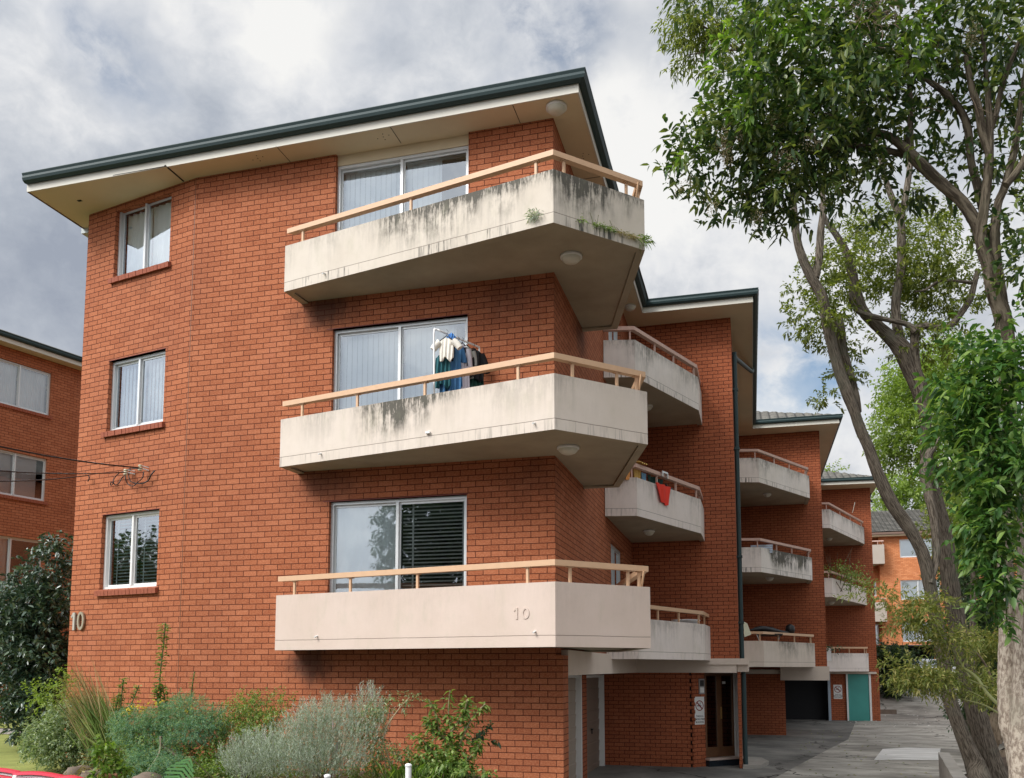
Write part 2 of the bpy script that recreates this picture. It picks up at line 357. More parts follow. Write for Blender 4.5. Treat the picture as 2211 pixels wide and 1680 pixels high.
M['curtain'] = simple('sheer_curtain', (.88, .89, .88), .85, .06, 4)
M['venetian'] = simple('venetian_slat', (.66, .68, .66), .5, .04, 6)
M['lampglass'] = simple('lamp_diffuser', (.62, .61, .52), .3, .08, 18)
M['metal_dark'] = simple('dark_metal', (.03, .03, .03), .4, .1, 8)
M['wood_door'] = simple('stained_door_timber', (.12, .058, .028), .45, .3, 9)
M['tile_dark'] = simple('dark_glazed_tile', (.018, .026, .034), .15, .3, 14)
M['stone'] = simple('sandstone', (.17, .13, .10), .9, .4, 4, .9, bscale=14)
M['concrete'] = simple('aged_concrete', (.30, .28, .25), .9, .35, 3, .5)
M['door_beige'] = simple('garage_door_paint', (.33, .265, .21), .6, .08, 5)
M['teal'] = simple('teal_panel', (.05, .27, .235), .45, .25, 1.0)
M['black'] = simple('black_plastic', (.012, .012, .013), .45, .1, 8)
M['terracotta'] = simple('terracotta', (.50, .24, .14), .8, .15, 9)
M['red_plastic'] = simple('red_plastic', (.62, .03, .06), .3, .06, 4)
M['pink_plastic'] = simple('white_plastic', (.86, .78, .78), .3, .04, 4)
M['white_plastic'] = simple('white_enamel', (.85, .85, .84), .3, .03, 4)
M['sign_white'] = simple('sign_face', (.72, .72, .70), .5, .03, 6)
M['sign_red'] = simple('sign_red', (.22, .02, .02), .5, .03, 6)
M['bronze'] = simple('brushed_metal_numeral', (.40, .35, .26), .4, .1, 9, metal=.4)
M['tree_dark'] = bark('grey_brown_bark', (.075, .060, .046), (.225, .190, .150), (.15, .15, .115), 1.0, 1.0, (34, 5))
M['tree_mid'] = bark('brown_branch_bark', (.07, .055, .04), (.20, .165, .12), (.13, .12, .08), 1.0, .8)
M['tree_pale'] = bark('pale_bark', (.24, .19, .15), (.50, .43, .35), (.30, .27, .21), 1, .6, (20, 11))
M['twig'] = bark('twig_bark', (.10, .075, .05), (.22, .17, .12), (.15, .13, .08), 1.0, .4)
M['stem_green'] = simple('green_stem', (.13, .14, .05), .6, .2, 9)
M['lf_privet'] = leafmat('glossy_leaf', (.024, .056, .022), (.070, .118, .034), (.24, .28, .075), .30, .32)
M['lf_bright'] = leafmat('young_leaf', (.07, .14, .025), (.14, .24, .04), (.26, .36, .07), .4, .45)
M['lf_vine'] = leafmat('creeper_leaf', (.04, .105, .030), (.09, .19, .045), (.27, .38, .10), .36, .38)
M['lf_mid'] = leafmat('small_tree_leaf', (.07, .10, .022), (.15, .185, .04), (.30, .32, .08), .5, .5)
M['lf_lime'] = leafmat('lime_tree_leaf', (.12, .19, .035), (.22, .31, .06), (.36, .45, .12), .5, .45)
M['lf_dark'] = leafmat('dark_hedge_leaf', (.018, .048, .020), (.045, .085, .035), (.11, .17, .07), .4, .3)
M['lf_camellia'] = leafmat('camellia_leaf', (.022, .055, .034), (.055, .095, .058), (.18, .24, .15), .26, .12, .8)
M['lf_olive'] = leafmat('feathery_leaf', (.11, .14, .035), (.20, .24, .06), (.42, .36, .14), .55, .42)
M['lf_hedge'] = leafmat('small_hedge_leaf', (.10, .16, .07), (.21, .28, .13), (.45, .50, .30), .4, .3)
M['lf_silver'] = leafmat('silver_leaf', (.20, .25, .19), (.33, .39, .31), (.58, .62, .52), .7, .2)
M['lf_blue'] = leafmat('blue_green_leaf', (.08, .20, .14), (.16, .30, .19), (.38, .46, .22), .6, .35)
M['lf_green'] = leafmat('garden_leaf', (.09, .17, .035), (.18, .27, .06), (.40, .46, .17), .45, .4)
M['lf_straw'] = leafmat('dry_stalk', (.22, .18, .07), (.34, .28, .12), (.46, .38, .18), .7, .3)
M['lf_flower'] = leafmat('seed_cluster', (.30, .24, .15), (.40, .33, .22), (.50, .42, .28), .8, .2)
M['lf_yellow'] = leafmat('yellow_flower', (.55, .40, .02), (.70, .55, .04), (.75, .65, .12), .6, .3)
# glass: reflection over clear
def glassmat(name, tint=(.85, .9, .9), refl=1.0):
    m, t = mat(name); tr = t.new('ShaderNodeBsdfTransparent'); tr.inputs[0].default_value = c4(tint)
    gl = t.new('ShaderNodeBsdfGlossy'); gl.inputs['Roughness'].default_value = .015; gl.inputs[0].default_value = (.9, .95, 1, 1)
    fr = t.new('ShaderNodeFresnel'); fr.inputs[0].default_value = 1.52
    nb = t.bump(t.noise(geo_pos(t), 1.6, 2, .5), .05, .05); t.l.new(nb, fr.inputs['Normal']); t.l.new(nb, gl.inputs['Normal'])
    mx = t.new('ShaderNodeMixShader'); t.put(mx.inputs[0], t.math('MULTIPLY', fr.outputs[0], 5.0 * refl, clamp=True)); t.l.new(tr.outputs[0], mx.inputs[1]); t.l.new(gl.outputs[0], mx.inputs[2]); t.l.new(mx.outputs[0], t.o.inputs[0]); return m
M['glass'] = glassmat('window_glass'); M['glass_dark'] = glassmat('dark_glass', (.25, .28, .28))
M['cloth'] = {}
def cloth(name, col):
    if name not in M['cloth']: M['cloth'][name] = simple('cloth_' + name, col, .9, .12, 12, .2, bscale=120)
    return M['cloth'][name]
def tilemat():
    m, t = mat('roof_tiles'); uv = t.new('ShaderNodeTexCoord').outputs['UV']; sp = t.new('ShaderNodeSeparateXYZ'); t.put(sp.inputs[0], uv)
    b = t.new('ShaderNodeTexBrick', offset=.5); t.put(b.inputs['Vector'], uv); b.inputs['Scale'].default_value = 1; b.inputs['Brick Width'].default_value = .28; b.inputs['Row Height'].default_value = .33; b.inputs['Mortar Size'].default_value = .004
    b.inputs['Color1'].default_value = (.085, .080, .070, 1); b.inputs['Color2'].default_value = (.15, .14, .12, 1); b.inputs['Mortar'].default_value = (.04, .037, .03, 1)
    c = t.mix(t.math('MULTIPLY', t.smooth(t.noise(geo_pos(t), 3, 5, .7), .5, .7), .4), b.outputs['Color'], (.20, .19, .15))
    fu = t.math('ABSOLUTE', t.math('SUBTRACT', t.math('FRACT', t.math('DIVIDE', sp.outputs[0], .28)), .5)); fv = t.math('FRACT', t.math('DIVIDE', sp.outputs[1], .33))
    trough_shade = t.math('MAXIMUM', t.smooth(fu, .30, .48), t.smooth(fv, .18, .02)); c = t.mix(t.math('MULTIPLY', trough_shade, .8), c, (.018, .017, .015))  # shade of the tile troughs and laps darkened into the colour
    t.put(t.b.inputs['Base Color'], c); t.b.inputs['Roughness'].default_value = .85; return m
M['tiles'] = tilemat()
def drive(name, c1, c2, sc=1.0, streak=(1, 1, 1), cracks=True):
    m, t = mat(name); p = geo_pos(t)
    n = t.noise(t.scale(p, streak), 1.3 * sc, 7, .68); f = t.noise(p, 38, 4, .7); g = t.noise(t.scale(p, streak), .35, 4, .6)
    c = t.mix(t.smooth(n, .35, .68), c1, c2); c = t.mix(t.math('MULTIPLY', t.smooth(g, .48, .66), .5), c, (.045, .042, .038)); c = t.mix(t.math('MULTIPLY', t.smooth(f, .5, .75), .35), c, t.mix(1, c, (1.5, 1.5, 1.45), 'MULTIPLY'))
    if cracks:
        v = t.new('ShaderNodeTexVoronoi', feature='DISTANCE_TO_EDGE'); t.put(v.inputs['Vector'], t.vmath('ADD', p, t.scale(t.vmath('SUBTRACT', t.noise(p, 1.7, 4, .6, out='Color'), (.5, .5, .5)), (1.1, 1.1, 0)))); v.inputs['Scale'].default_value = .28
        ck = t.math('MULTIPLY', t.smooth(v.outputs[0], .010, .003), t.smooth(t.noise(p, .5, 2), .40, .5)); c = t.mix(ck, c, (.02, .018, .015))
    t.put(t.b.inputs['Base Color'], c); t.b.inputs['Roughness'].default_value = .85; t.b.inputs['Specular IOR Level'].default_value = .3
    t.put(t.b.inputs['Normal'], t.bump(f, .35, .008)); return m
M['asphalt'] = drive('asphalt_drive', (.14, .137, .128), (.235, .225, .205), .8)
M['conc_drive'] = drive('concrete_drive', (.25, .235, .205), (.46, .435, .385), .8, (.8, 1.25, 1))
M['patch'] = drive('pale_cement', (.55, .54, .52), (.72, .71, .69), 2, (.6, 2, 1), False)
M['soil'] = simple('mulch_soil', (.075, .052, .036), .95, .5, 8, .9, bscale=30)
M['grass'] = simple('lawn', (.24, .27, .07), .9, .45, 3, .8, bscale=80)
M['road'] = simple('street_asphalt', (.07, .07, .068), .9, .2, 5, .3)
# ---------------------------------------------------------------- ground
def gz(x, y):
    def sm(a, b, v): t = min(1, max(0, (v - a) / (b - a))); return t * t * (3 - 2 * t)
    base = 0.10 + (-0.70) * sm(-9.5, -5.0, x)
    base += -0.10 * sm(20, 42, y) if x > -8 else 0
    base += .30 * sm(3.3 + (y - 15) * .22, 3.9 + (y - 15) * .22, x) * sm(9, 11, y) * (1 - sm(26, 34, y))
    base += 1.25 * sm(44, 54, y) + .75 * sm(52, 60, y)
    base = base * sm(5.5, 9.5, y) + 0.0 * (1 - sm(5.5, 9.5, y)); return base
def sheet(name, xs, ys, dz, m, kind='structure', clip=None):
    mb = MB(); mb.sm = True
    G = [[(x, y, gz(x, y) + dz) for x in xs] for y in ys]
    mb.grid(G, uv=lambda i, j: (xs[min(j, len(xs) - 1)], ys[min(i, len(ys) - 1)])); o = mb.build(name, m); o['kind'] = kind; return o
far = [-900, -400, -150, -70]; xs = far + list(np.arange(-40, 30.1, .5)) + [70, 150, 400, 900]; ys = [-300, -60, -20] + list(np.arange(-6, 64.1, .5)) + [90, 160, 400, 1200]
sheet('ground', xs, ys, -.02, M['soil'])
def strip(name, quads, dz, m):      # draped polygon strip: list of (left(x,y), right(x,y)) rows
    mb = MB(); mb.sm = True; rows = []
    q = []
    for (a, b), (c, d) in zip(quads[:-1], quads[1:]):
        n = max(1, int(abs(c[1] - a[1]) / .5))
        for k in range(n): t = k / n; q.append(((a[0] + (c[0] - a[0]) * t, a[1] + (c[1] - a[1]) * t), (b[0] + (d[0] - b[0]) * t, b[1] + (d[1] - b[1]) * t)))
    q.append(quads[-1])
    for l, r in q:
        k = 14; rows.append([(l[0] + (r[0] - l[0]) * i / k, l[1] + (r[1] - l[1]) * i / k, gz(l[0] + (r[0] - l[0]) * i / k, l[1] + (r[1] - l[1]) * i / k) + dz) for i in range(k + 1)])
    mb.grid(rows); o = mb.build(name, m); o['kind'] = 'structure'; return o
strip('road', [((-60, -9), (60, -9)), ((-60, 4.5), (60, 4.5))], .0, M['road'])
strip('driveway', [((-3.4, 9), (.2, 9)), ((-3.4, 12), (-.4, 14)), ((-3.5, 19.1), (.52, 19.11)), ((-5, 30), (2.94, 29.87)), ((-5, 41.5), (4.2, 40)), ((5.4, 43), (5.5, 43.01))], .004, M['asphalt'])
strip('concrete_drive', [((.0, 9), (2.6, 9)), ((-.6, 14), (2.85, 14)), ((.50, 19.0), (3.9, 19.6)), ((2.92, 29.8), (8.8, 29.8)), ((4.2, 39.9), (10.4, 39.9)), ((5.3, 43), (11.5, 43)), ((6, 48), (12.5, 48)), ((7.5, 60), (15, 60))], .009, M['conc_drive'])
# pale cement cover set into the concrete
mb = MB(); pc = [onZ(1888, 1643, -.62), onZ(2027, 1643, -.62), onZ(2031, 1619, -.62), onZ(1960, 1617, -.62), onZ(1906, 1620, -.62)]
mb.prism([(p[0], p[1]) for p in pc], -.64, gz(3.6, 25) + .03); o = mb.build('cement_patch', M['patch']); o['kind'] = 'structure'
sheet('lawn', list(np.arange(-40, -9.4, .5)), list(np.arange(8, 17.3, .5)), .012, M['grass'])
strip('garden_path', [((-40, 16.9), (-13.0, 16.2)), ((-40, 18.3), (-13.0, 17.6))], .02, M['concrete'])
sheet('lawn', list(np.arange(-40, -11.9, .5)), list(np.arange(18, 22, .5)), .012, M['grass'])

# ---------------------------------------------------------------- wall / window builders
class Basis:
    def __init__(s, A, B):
        s.A = np.array([A[0], A[1]], float); d = np.array([B[0], B[1]], float) - s.A; s.len = np.linalg.norm(d); s.d = d / s.len; s.n = np.array([s.d[1], -s.d[0]])   # exterior to the right
    def p(s, u, n, z): q = s.A + s.d * u + s.n * n; return (q[0], q[1], z)
    def box(s, mb, u0, u1, n0, n1, z0, z1, m=0):
        lo = [s.p(u0, n1, z0), s.p(u1, n1, z0), s.p(u1, n0, z0), s.p(u0, n0, z0)]; hi = [(a, b, z1) for a, b, _ in lo]; return mb.hexa(lo, hi, m)
UOFF = [0.0]
def wall(mb, b, z0, z1, holes=(), depth=.12, m=0, u_off=0.0):
    us = sorted({0.0, b.len} | {h[0] for h in holes} | {h[1] for h in holes}); zs = sorted({z0, z1} | {h[2] for h in holes} | {h[3] for h in holes})
    for i in range(len(us) - 1):
        for j in range(len(zs) - 1):
            uc, zc = (us[i] + us[i + 1]) / 2, (zs[j] + zs[j + 1]) / 2
            if any(h[0] < uc < h[1] and h[2] < zc < h[3] for h in holes): continue
            a, c, e, f = us[i], us[i + 1], zs[j], zs[j + 1]
            mb.face([b.p(a, 0, e), b.p(c, 0, e), b.p(c, 0, f), b.p(a, 0, f)], [(a + u_off, e), (c + u_off, e), (c + u_off, f), (a + u_off, f)], m)
    for h in holes:
        u0, u1, a, c = h[:4]
        mb.face([b.p(u0, 0, a), b.p(u0, 0, c), b.p(u0, -depth, c), b.p(u0, -depth, a)], [(0, a), (0, c), (depth, c), (depth, a)], m)
        mb.face([b.p(u1, 0, a), b.p(u1, -depth, a), b.p(u1, -depth, c), b.p(u1, 0, c)], [(0, a), (depth, a), (depth, c), (0, c)], m)
        mb.face([b.p(u0, 0, c), b.p(u1, 0, c), b.p(u1, -depth, c), b.p(u0, -depth, c)], None, m)
        mb.face([b.p(u0, 0, a), b.p(u0, -depth, a), b.p(u1, -depth, a), b.p(u1, 0, a)], None, m)
def window(par, b, u0, u1, z0, z1, split=.5, cover=('vertical', 'vertical'), sill=False, fw=.045, dep=.07, deepu=0, label=None, framemat='alu', proud=.0):
    mb = MB(); n0, n1 = -dep - .06, -dep
    b.box(mb, u0, u0 + fw, n0, n1, z0, z1); b.box(mb, u1 - fw, u1, n0, n1, z0, z1); b.box(mb, u0 + fw, u1 - fw, n0, n1, z1 - fw, z1); b.box(mb, u0 + fw, u1 - fw, n0, n1, z0, z0 + fw)
    um = u0 + (u1 - u0) * split
    # sashes: left one set back, right one proud
    s = .035
    b.box(mb, um - .03, um + .012, n0 - .0, n1 + .008, z0 + fw, z1 - fw)
    for (a, c, nn) in ((u0 + fw + .002, um - .03, n0 + .012), (um + .012, u1 - fw - .002, n0 + .03)):
        b.box(mb, a, a + s * .7, nn - .02, nn, z0 + fw, z1 - fw); b.box(mb, c - s * .7, c, nn - .02, nn, z0 + fw, z1 - fw)
        b.box(mb, a + s * .7, c - s * .7, nn - .02, nn, z1 - fw - s, z1 - fw); b.box(mb, a + s * .7, c - s * .7, nn - .02, nn, z0 + fw, z0 + fw + s)
    W_ = mb.build('window', M[framemat], par)
    if label: W_['label'] = label
    mb = MB()
    for (a, c, nn) in ((u0 + fw, um - .03, n0 + .002), (um + .012, u1 - fw, n0 + .02)):
        mb.face([b.p(a, nn, z0 + fw), b.p(c, nn, z0 + fw), b.p(c, nn, z1 - fw), b.p(a, nn, z1 - fw)])
    mb.build('glass', M['glass'], W_)
    for k, (a, c) in enumerate(((u0 + fw, um - .01), (um + .01, u1 - fw))):
        cv = cover[k]
        if cv is None: continue
        lo, hi, nn = z0 + .03, z1 - .05, n0 - .10
        if cv in ('vertical', 'vhalf', 'sheer', 'vthird'):
            mb = MB(); mb.sm = cv == 'sheer'; end = c if cv != 'vhalf' else a + (c - a) * .56
            if cv == 'vthird': end = a + (c - a) * .8
            if cv == 'sheer':
                N = int((end - a) / .012); G = [[b.p(a + (end - a) * i / N, nn + .018 * math.sin(i * .62 + 1.3 * math.sin(i * .13 + j)), z) for i in range(N + 1)] for j, z in enumerate((lo, hi))]
                mb.grid(G); mb.build('curtain', M['curtain'], W_)
            else:
                pw = .088; i = 0; x = a
                while x < end - .01:
                    e = min(x + pw * 1.06, end); e += .004; mb.face([b.p(x, nn - .013, lo), b.p(e, nn + .013, lo), b.p(e, nn + .013, hi), b.p(x, nn - .013, hi)]); x += pw
                b.box(mb, a, c, nn - .03, nn + .03, hi + .003, hi + .045)
                mb.build('blind', M['blind'], W_)
        elif cv == 'venetian':
            mb = MB(); z = lo + .02; 
            while z < hi: mb.face([b.p(a + .01, nn - .004, z + .002), b.p(c - .01, nn - .004, z), b.p(c - .01, nn + .006, z + .019), b.p(a + .01, nn + .006, z + .021)]); z += .056
            for q in (.17, .93): b.box(mb, a + (c - a) * q - .014, a + (c - a) * q + .014, nn + .018, nn + .02, lo, hi)
            mb.build('blind', M['venetian'], W_)
        elif cv == 'sheet':
            mb = MB(); mb.sm = True; N = 60
            def fd(i, j):
                u, v = i / N, j / N; return .016 * math.sin(34 * (u + .55 * (1 - v) ** 2) + 6 * v * u) * (.35 + .65 * (1 - v)) + .012 * math.sin(11 * v + 9 * u * (1 - v)) * (1 - v)
            mb.grid([[b.p(a + (c - a) * i / N, n0 - .04 + fd(i, j), lo + (hi - .03 - lo) * j / N) for i in range(N + 1)] for j in range(N + 1)]); mb.build('sheet_curtain', M['curtain'], W_)
    if sill:
        mb = MB(); x = u0 - .06; k = 0
        while x < u1 + .05:
            e = min(x + .082, u1 + .06); g = .004; t = .008 * random.random()
            lo_ = [b.p(x + g, .055 + t, z0 - .115), b.p(e, .055 + t, z0 - .115), b.p(e, -.10, z0 - .075), b.p(x + g, -.10, z0 - .075)]; hi_ = [b.p(x + g, .062 + t, z0 - .03), b.p(e, .062 + t, z0 - .03), b.p(e, -.10, z0 + .012), b.p(x + g, -.10, z0 + .012)]
            mb.hexa(lo_, hi_); x += .086
        mb.build('sill', M['sillbrick'], W_)
    return W_
def lamp(par, c, r=.15, ztop=None):
    x, y, z = c; mb = MB(); mb.lathe((x, y, 0), [(r * .2, z), (r, z), (r * 1.02, z - .035), (r * .86, z - .04)], 28); o = mb.build('ceiling_lamp', M['white_paint'], par)
    mb = MB(); mb.lathe((x, y, 0), [(r * .92, z - .03), (r * .86, z - .06), (r * .66, z - .09), (r * .36, z - .108), (.001, z - .114)], 28); mb.build('diffuser', M['lampglass'], o); return o
def balcony(par, chain, z0, ztop, m, close=(), posts=(), railmat='rail', rail=True, flat_under=True, label=None, rail_z=(.205, .278), spur=True):
    inn = offset(chain, .10); band = offset(chain, .11); zf = z0 + .17; mb = MB(); L = 0
    for i in range(len(chain) - 1):
        a, b_ = chain[i], chain[i + 1]; l = math.dist(a, b_); u = [(L, 0), (L + l, 0), (L + l, ztop - z0), (L, ztop - z0)]
        ns = 6; zz = [z0 + (ztop - z0) * k / ns for k in range(ns + 1)]
        mb.face([(*a, z0), (*b_, z0), (*b_, ztop), (*a, ztop)], u); ia, ib = inn[i], inn[i + 1]
        mb.face([(*a, ztop), (*b_, ztop), (*ib, ztop), (*ia, ztop)], [(L, .73), (L + l, .73), (L + l, .73), (L, .73)])
        mb.face([(*ib, zf), (*ia, zf), (*ia, ztop), (*ib, ztop)], [(L, .2), (L + l, .2), (L + l, .7), (L, .7)])
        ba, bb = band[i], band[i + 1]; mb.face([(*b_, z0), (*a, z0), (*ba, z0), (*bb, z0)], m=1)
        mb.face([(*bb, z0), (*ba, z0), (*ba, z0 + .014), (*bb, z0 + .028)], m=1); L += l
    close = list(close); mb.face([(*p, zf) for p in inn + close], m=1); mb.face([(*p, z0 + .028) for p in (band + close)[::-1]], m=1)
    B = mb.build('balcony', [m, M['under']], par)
    if label: B['label'] = label
    if rail:
        c1 = offset(chain, .015)[1:]; c2 = offset(chain, .105)[1:]; c1 = [tuple(p) for p in c1]; zr0, zr1 = ztop + rail_z[0], ztop + rail_z[1]
        if posts and posts[0] == 'start': c1 = offset(chain, .015); c2 = offset(chain, .105); posts = posts[1:]
        mb = MB(); n = len(c1)
        for i in range(n - 1):
            a, b_, c, d = c1[i], c1[i + 1], c2[i + 1], c2[i]
            mb.face([(*a, zr0), (*b_, zr0), (*b_, zr1), (*a, zr1)]); mb.face([(*c, zr0), (*d, zr0), (*d, zr1), (*c, zr1)]); mb.face([(*a, zr1), (*b_, zr1), (*c, zr1), (*d, zr1)]); mb.face([(*b_, zr0), (*a, zr0), (*d, zr0), (*c, zr0)])
        for i, s_ in ((0, 1), (n - 1, -1)):
            q = [(*c1[i], zr0), (*c2[i], zr0), (*c2[i], zr1), (*c1[i], zr1)]; mb.face(q if s_ < 0 else q[::-1])
        hr = mb.build('handrail', M[railmat], B)
        mid = offset(chain, .06)
        for seg, t in posts:
            a, b_ = np.array(mid[seg]), np.array(mid[seg + 1]); p = a + (b_ - a) * t; d = (b_ - a) / np.linalg.norm(b_ - a); bb = Basis(p, p + d)
            mb = MB(); bb.box(mb, -.016, .016, -.016, .016, ztop - .002, zr0 + .002); bb.box(mb, -.045, .045, -.03, .03, zr0 - .012, zr0 - .001); mb.build('post', M[railmat], B)
    return B
# ---------------------------------------------------------------- the apartment block
YB = 11.89; YW = [11.89, 20.15, 30.90, 41.50, 52.2]; XW = [-2.60, -0.25, 2.45, 5.36]; EV = 9.66
FA = (-11.20, 12.42); FB = (-8.64, 11.89)
bld = thing('apartment_building', 'three storey red brick apartment block with stepped wings and cream balconies', 'building', (-5, 20, -.6))
bA = Basis(FA, FB); bB = Basis(FB, (-2.6, YB)); bS = Basis((-2.6, YB), (-2.6, YW[1]))
WIN_A = [(8.34, 9.56), (5.62, 6.85), (2.91, 4.17)]
uA = (bA.len - 1.90, bA.len - .55)
uB = (FB[0] * -1 - 6.10, FB[0] * -1 - 3.91)
WIN_B = [(7.55, 9.49), (4.85, 6.81), (2.15, 4.11)]
mb = MB()
wall(mb, bA, -.7, EV + .05, [(uA[0], uA[1], a, c) for a, c in WIN_A])
wall(mb, bB, 1.78, EV + .05, [(uB[0], uB[1], a, c if i else EV + .02) for i, (a, c) in enumerate(WIN_B)], u_off=.07)
# ground storey stands 80 mm wider at the corner
bB0 = Basis(FB, (-2.50, YB)); wall(mb, bB0, -.7, 1.78, u_off=.07)
wall(mb, Basis((-2.50, YB), (-2.50, YB + .35)), -.7, 1.78)
mb.face([(-2.5, YB, 1.78), (-2.5, YB + .35, 1.78), (-2.6, YB + .35, 1.78), (-2.6, YB, 1.78)])
# recessed garage fronts below
holesS = [(17.0 - YB, 18.75 - YB, a, c) for a, c in WIN_B]
wall(mb, bS, 1.78, EV + .05, holesS, u_off=.1)
wall(mb, Basis((-11.2, 46), FA), -.7, EV + .05); wall(mb, Basis((XW[3], 52), (-11.2, 52)), -.7, EV + .05)
mb.face([(-11.2, 12.4, EV + .01), (-8.6, 11.89, EV + .01), (-2.6, 11.89, EV + .01), (-2.6, 52, EV + .01), (-11.2, 52, EV + .01)])
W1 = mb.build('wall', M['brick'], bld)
o = MB(); 
for k in range(1, 4):
    X, Y, Xp = XW[k], YW[k], XW[k - 1]; z0 = 1.80 if k == 1 else 1.66
    if k == 3: z0 = 1.45
    b = Basis((Xp, Y), (X, Y)); wall(o, b, z0, EV + .05, u_off=k * .31)
    if k < 3:
        hs = [(7.0, 8.8, a - .05, c - .05) for a, c in WIN_B]
        wall(o, Basis((X, Y), (X, YW[k + 1])), z0, EV + .05, hs, u_off=.05)
    else: wall(o, Basis((X, Y), (X, 52)), -.8, EV + .05)
    o.face([(Xp, Y, EV + .01), (X, Y, EV + .01), (X, 52, EV + .01), (Xp, 52, EV + .01)])
o.build('wing_wall', M['brick_shaded'], bld)
# ground storey of the wings --------------------------------------------------
g = MB()
wall(g, Basis((-3.30, 20.15), (-1.34, 20.15)), -.75, 1.52, u_off=.11)
wall(g, Basis((-1.28, 20.17), (-1.02, 20.42)), -.75, 1.52)
bd = Basis((-1.02, 20.42), (-.36, 21.06))
wall(g, Basis((-.295, 20.9), (-.295, 20.2)), -.75, 1.52); wall(g, Basis((-.295, 20.2), (-.23, 20.2)), -.75, 1.52)
wall(g, Basis((-.23, 20.2), (-.23, 21.1)), -.75, 1.52)
# toothed return courses
for r in range(27):
    z = -.70 + r * .086
    if r % 2 == 0: g.box((-1.345, 20.13, z), (-1.255, 20.24, z + .074))
    else: g.box((-1.300, 20.145, z), (-1.225, 20.27, z + .074))
# brick piers between and beside the garage doors
wall(g, Basis((-3.30, YB + .35), (-3.30, 15.9)), -.7, 1.5); 
g.box((-3.42, 17.22, -.75), (-3.24, 17.72, 1.5)); g.box((-3.42, 19.95, -.75), (-3.31, 20.2, 1.5))
# wing 3 and 4 ground storey
wall(g, Basis((-5, 31.2), (1.10, 31.2)), -.85, 1.40); wall(g, Basis((1.10, 31.2), (1.10, 34.5)), -.85, 1.40)
wall(g, Basis((-5.0, 21.2), (-5.0, 31.2)), -.8, 1.6)
wall(g, Basis((3.38, 41.5), (4.05, 41.5)), -.85, 1.34); wall(g, Basis((5.08, 41.48), (5.42, 41.48)), -.85, 1.60); wall(g, Basis((5.42, 41.48), (5.42, 52)), -.85, 1.6)
wall(g, Basis((3.38, 41.5), (3.38, 41.2)), -.85, 1.34); wall(g, Basis((-4, 42.3), (3.38, 42.3)), -.85, 1.5)
g.build('ground_floor_wall', M['brick_shaded'], bld)
# concrete lintel beams and slabs over the ground storey
g = MB(); U = lambda *_: None
g.box((-2.62, YB + .36, 1.50), (-2.50, 20.14, 1.86)); g.box((-3.32, YB + .30, 1.50), (-2.63, 20.14, 1.85))
g.box((-3.32, 20.06, 1.50), (-.30, 20.14, 1.80)); g.box((-2.5, 20.02, 1.68), (-.05, 20.145, 1.815)); g.box((-.29, 20.15, 1.52), (-.05, 30.7, 1.80))
g.box((-5, 20.16, 1.53), (-.31, 30.8, 1.64))
g.box((.95, 30.72, 1.20), (2.50, 30.89, 1.66)); g.box((-5, 30.9, 1.41), (2.46, 41.3, 1.55)); g.box((2.46, 31.0, 1.41), (2.52, 41.3, 1.65))
g.box((2.6, 41.3, 1.35), (5.30, 41.47, 1.44))
g.build('lintel_beam', paint('beam_render', (.66, .56, .48), joint=False), bld)
# garage doors: panels, frames
def garage(y0, y1, z0, z1, m, lab):
    mb = MB(); n = 9
    for i in range(n):
        a, c = z0 + (z1 - z0) * i / n, z0 + (z1 - z0) * (i + 1) / n
        mb.face([(-3.36, y0, a), (-3.36, y1, a), (-3.345, y1, c - .02), (-3.345, y0, c - .02)]); mb.face([(-3.345, y0, c - .02), (-3.345, y1, c - .02), (-3.36, y1, c), (-3.36, y0, c)])
    d = mb.build('garage_door', m, bld); d['label'] = lab
    mb = MB(); mb.box((-3.38, y1 - .0, z0), (-3.24, y1 + .09, z1 + .05)); mb.box((-3.38, y0 - .06, z1), (-3.27, y1 - .002, z1 + .05)); mb.build('frame', M['white_paint'], d)
    mb = MB(); ym = (y0 + y1) / 2; mb.box((-3.34, ym - .06, .28), (-3.30, ym + .06, .31)); mb.box((-3.34, ym - .012, .20), (-3.315, ym + .012, .279)); mb.build('handle', M['metal_dark'], d)
garage(14.9, 17.12, -.70, 1.42, M['door_beige'], 'beige panelled garage door nearest the front corner')
garage(17.76, 19.86, -.70, 1.40, simple('garage_door_brown', (.20, .145, .11), .6, .1, 5), 'darker brown garage door beside the entrance')
# entrance door, side light, step
mb = MB(); z0, z1 = -.40, 1.50
L_ = bd.len; fr = [(0, .05), (.36, .44), (.44, .50), (L_ - .10, L_ - .06)]
for a, c in fr: bd.box(mb, a, c, -.06, 0, z0, z1)
for a, c in ((.05, .36), (.50, L_ - .10)): bd.box(mb, a, c, -.055, -.005, z0, z0 + .22); bd.box(mb, a, c, -.055, -.005, z1 - .07, z1)
dr = mb.build('entrance_door', M['wood_door'], bld)
mb = MB()
for a, c in ((.05, .36), (.50, L_ - .10)): mb.face([bd.p(a, -.03, z0 + .22), bd.p(c, -.03, z0 + .22), bd.p(c, -.03, z1 - .07), bd.p(a, -.03, z1 - .07)])
mb.build('glass', M['glass_dark'], dr)
mb = MB(); bd.box(mb, .455, .475, .0, .03, .45, .72); mb.build('handle', simple('brass', (.7, .5, .2), .3, .05, 5, metal=.8), dr)
mb = MB(); bd.box(mb, .55, .64, -.028, -.02, 1.24, 1.30); mb.build('number_plate', M['sign_white'], dr)
mb = MB(); bd.box(mb, L_ - .058, L_ - .01, -.06, .03, z0, z1); bd.box(mb, L_ - .008, L_ + .06, -.06, .015, z0, z1); mb.build('frame', M['white_paint'], dr)
mb = MB(); bd.box(mb, -.02, L_ + .12, -.1, .14, -.46, -.412); s_ = mb.build('doorstep', simple('marble_tread', (.55, .44, .38), .4, .2, 8), bld)
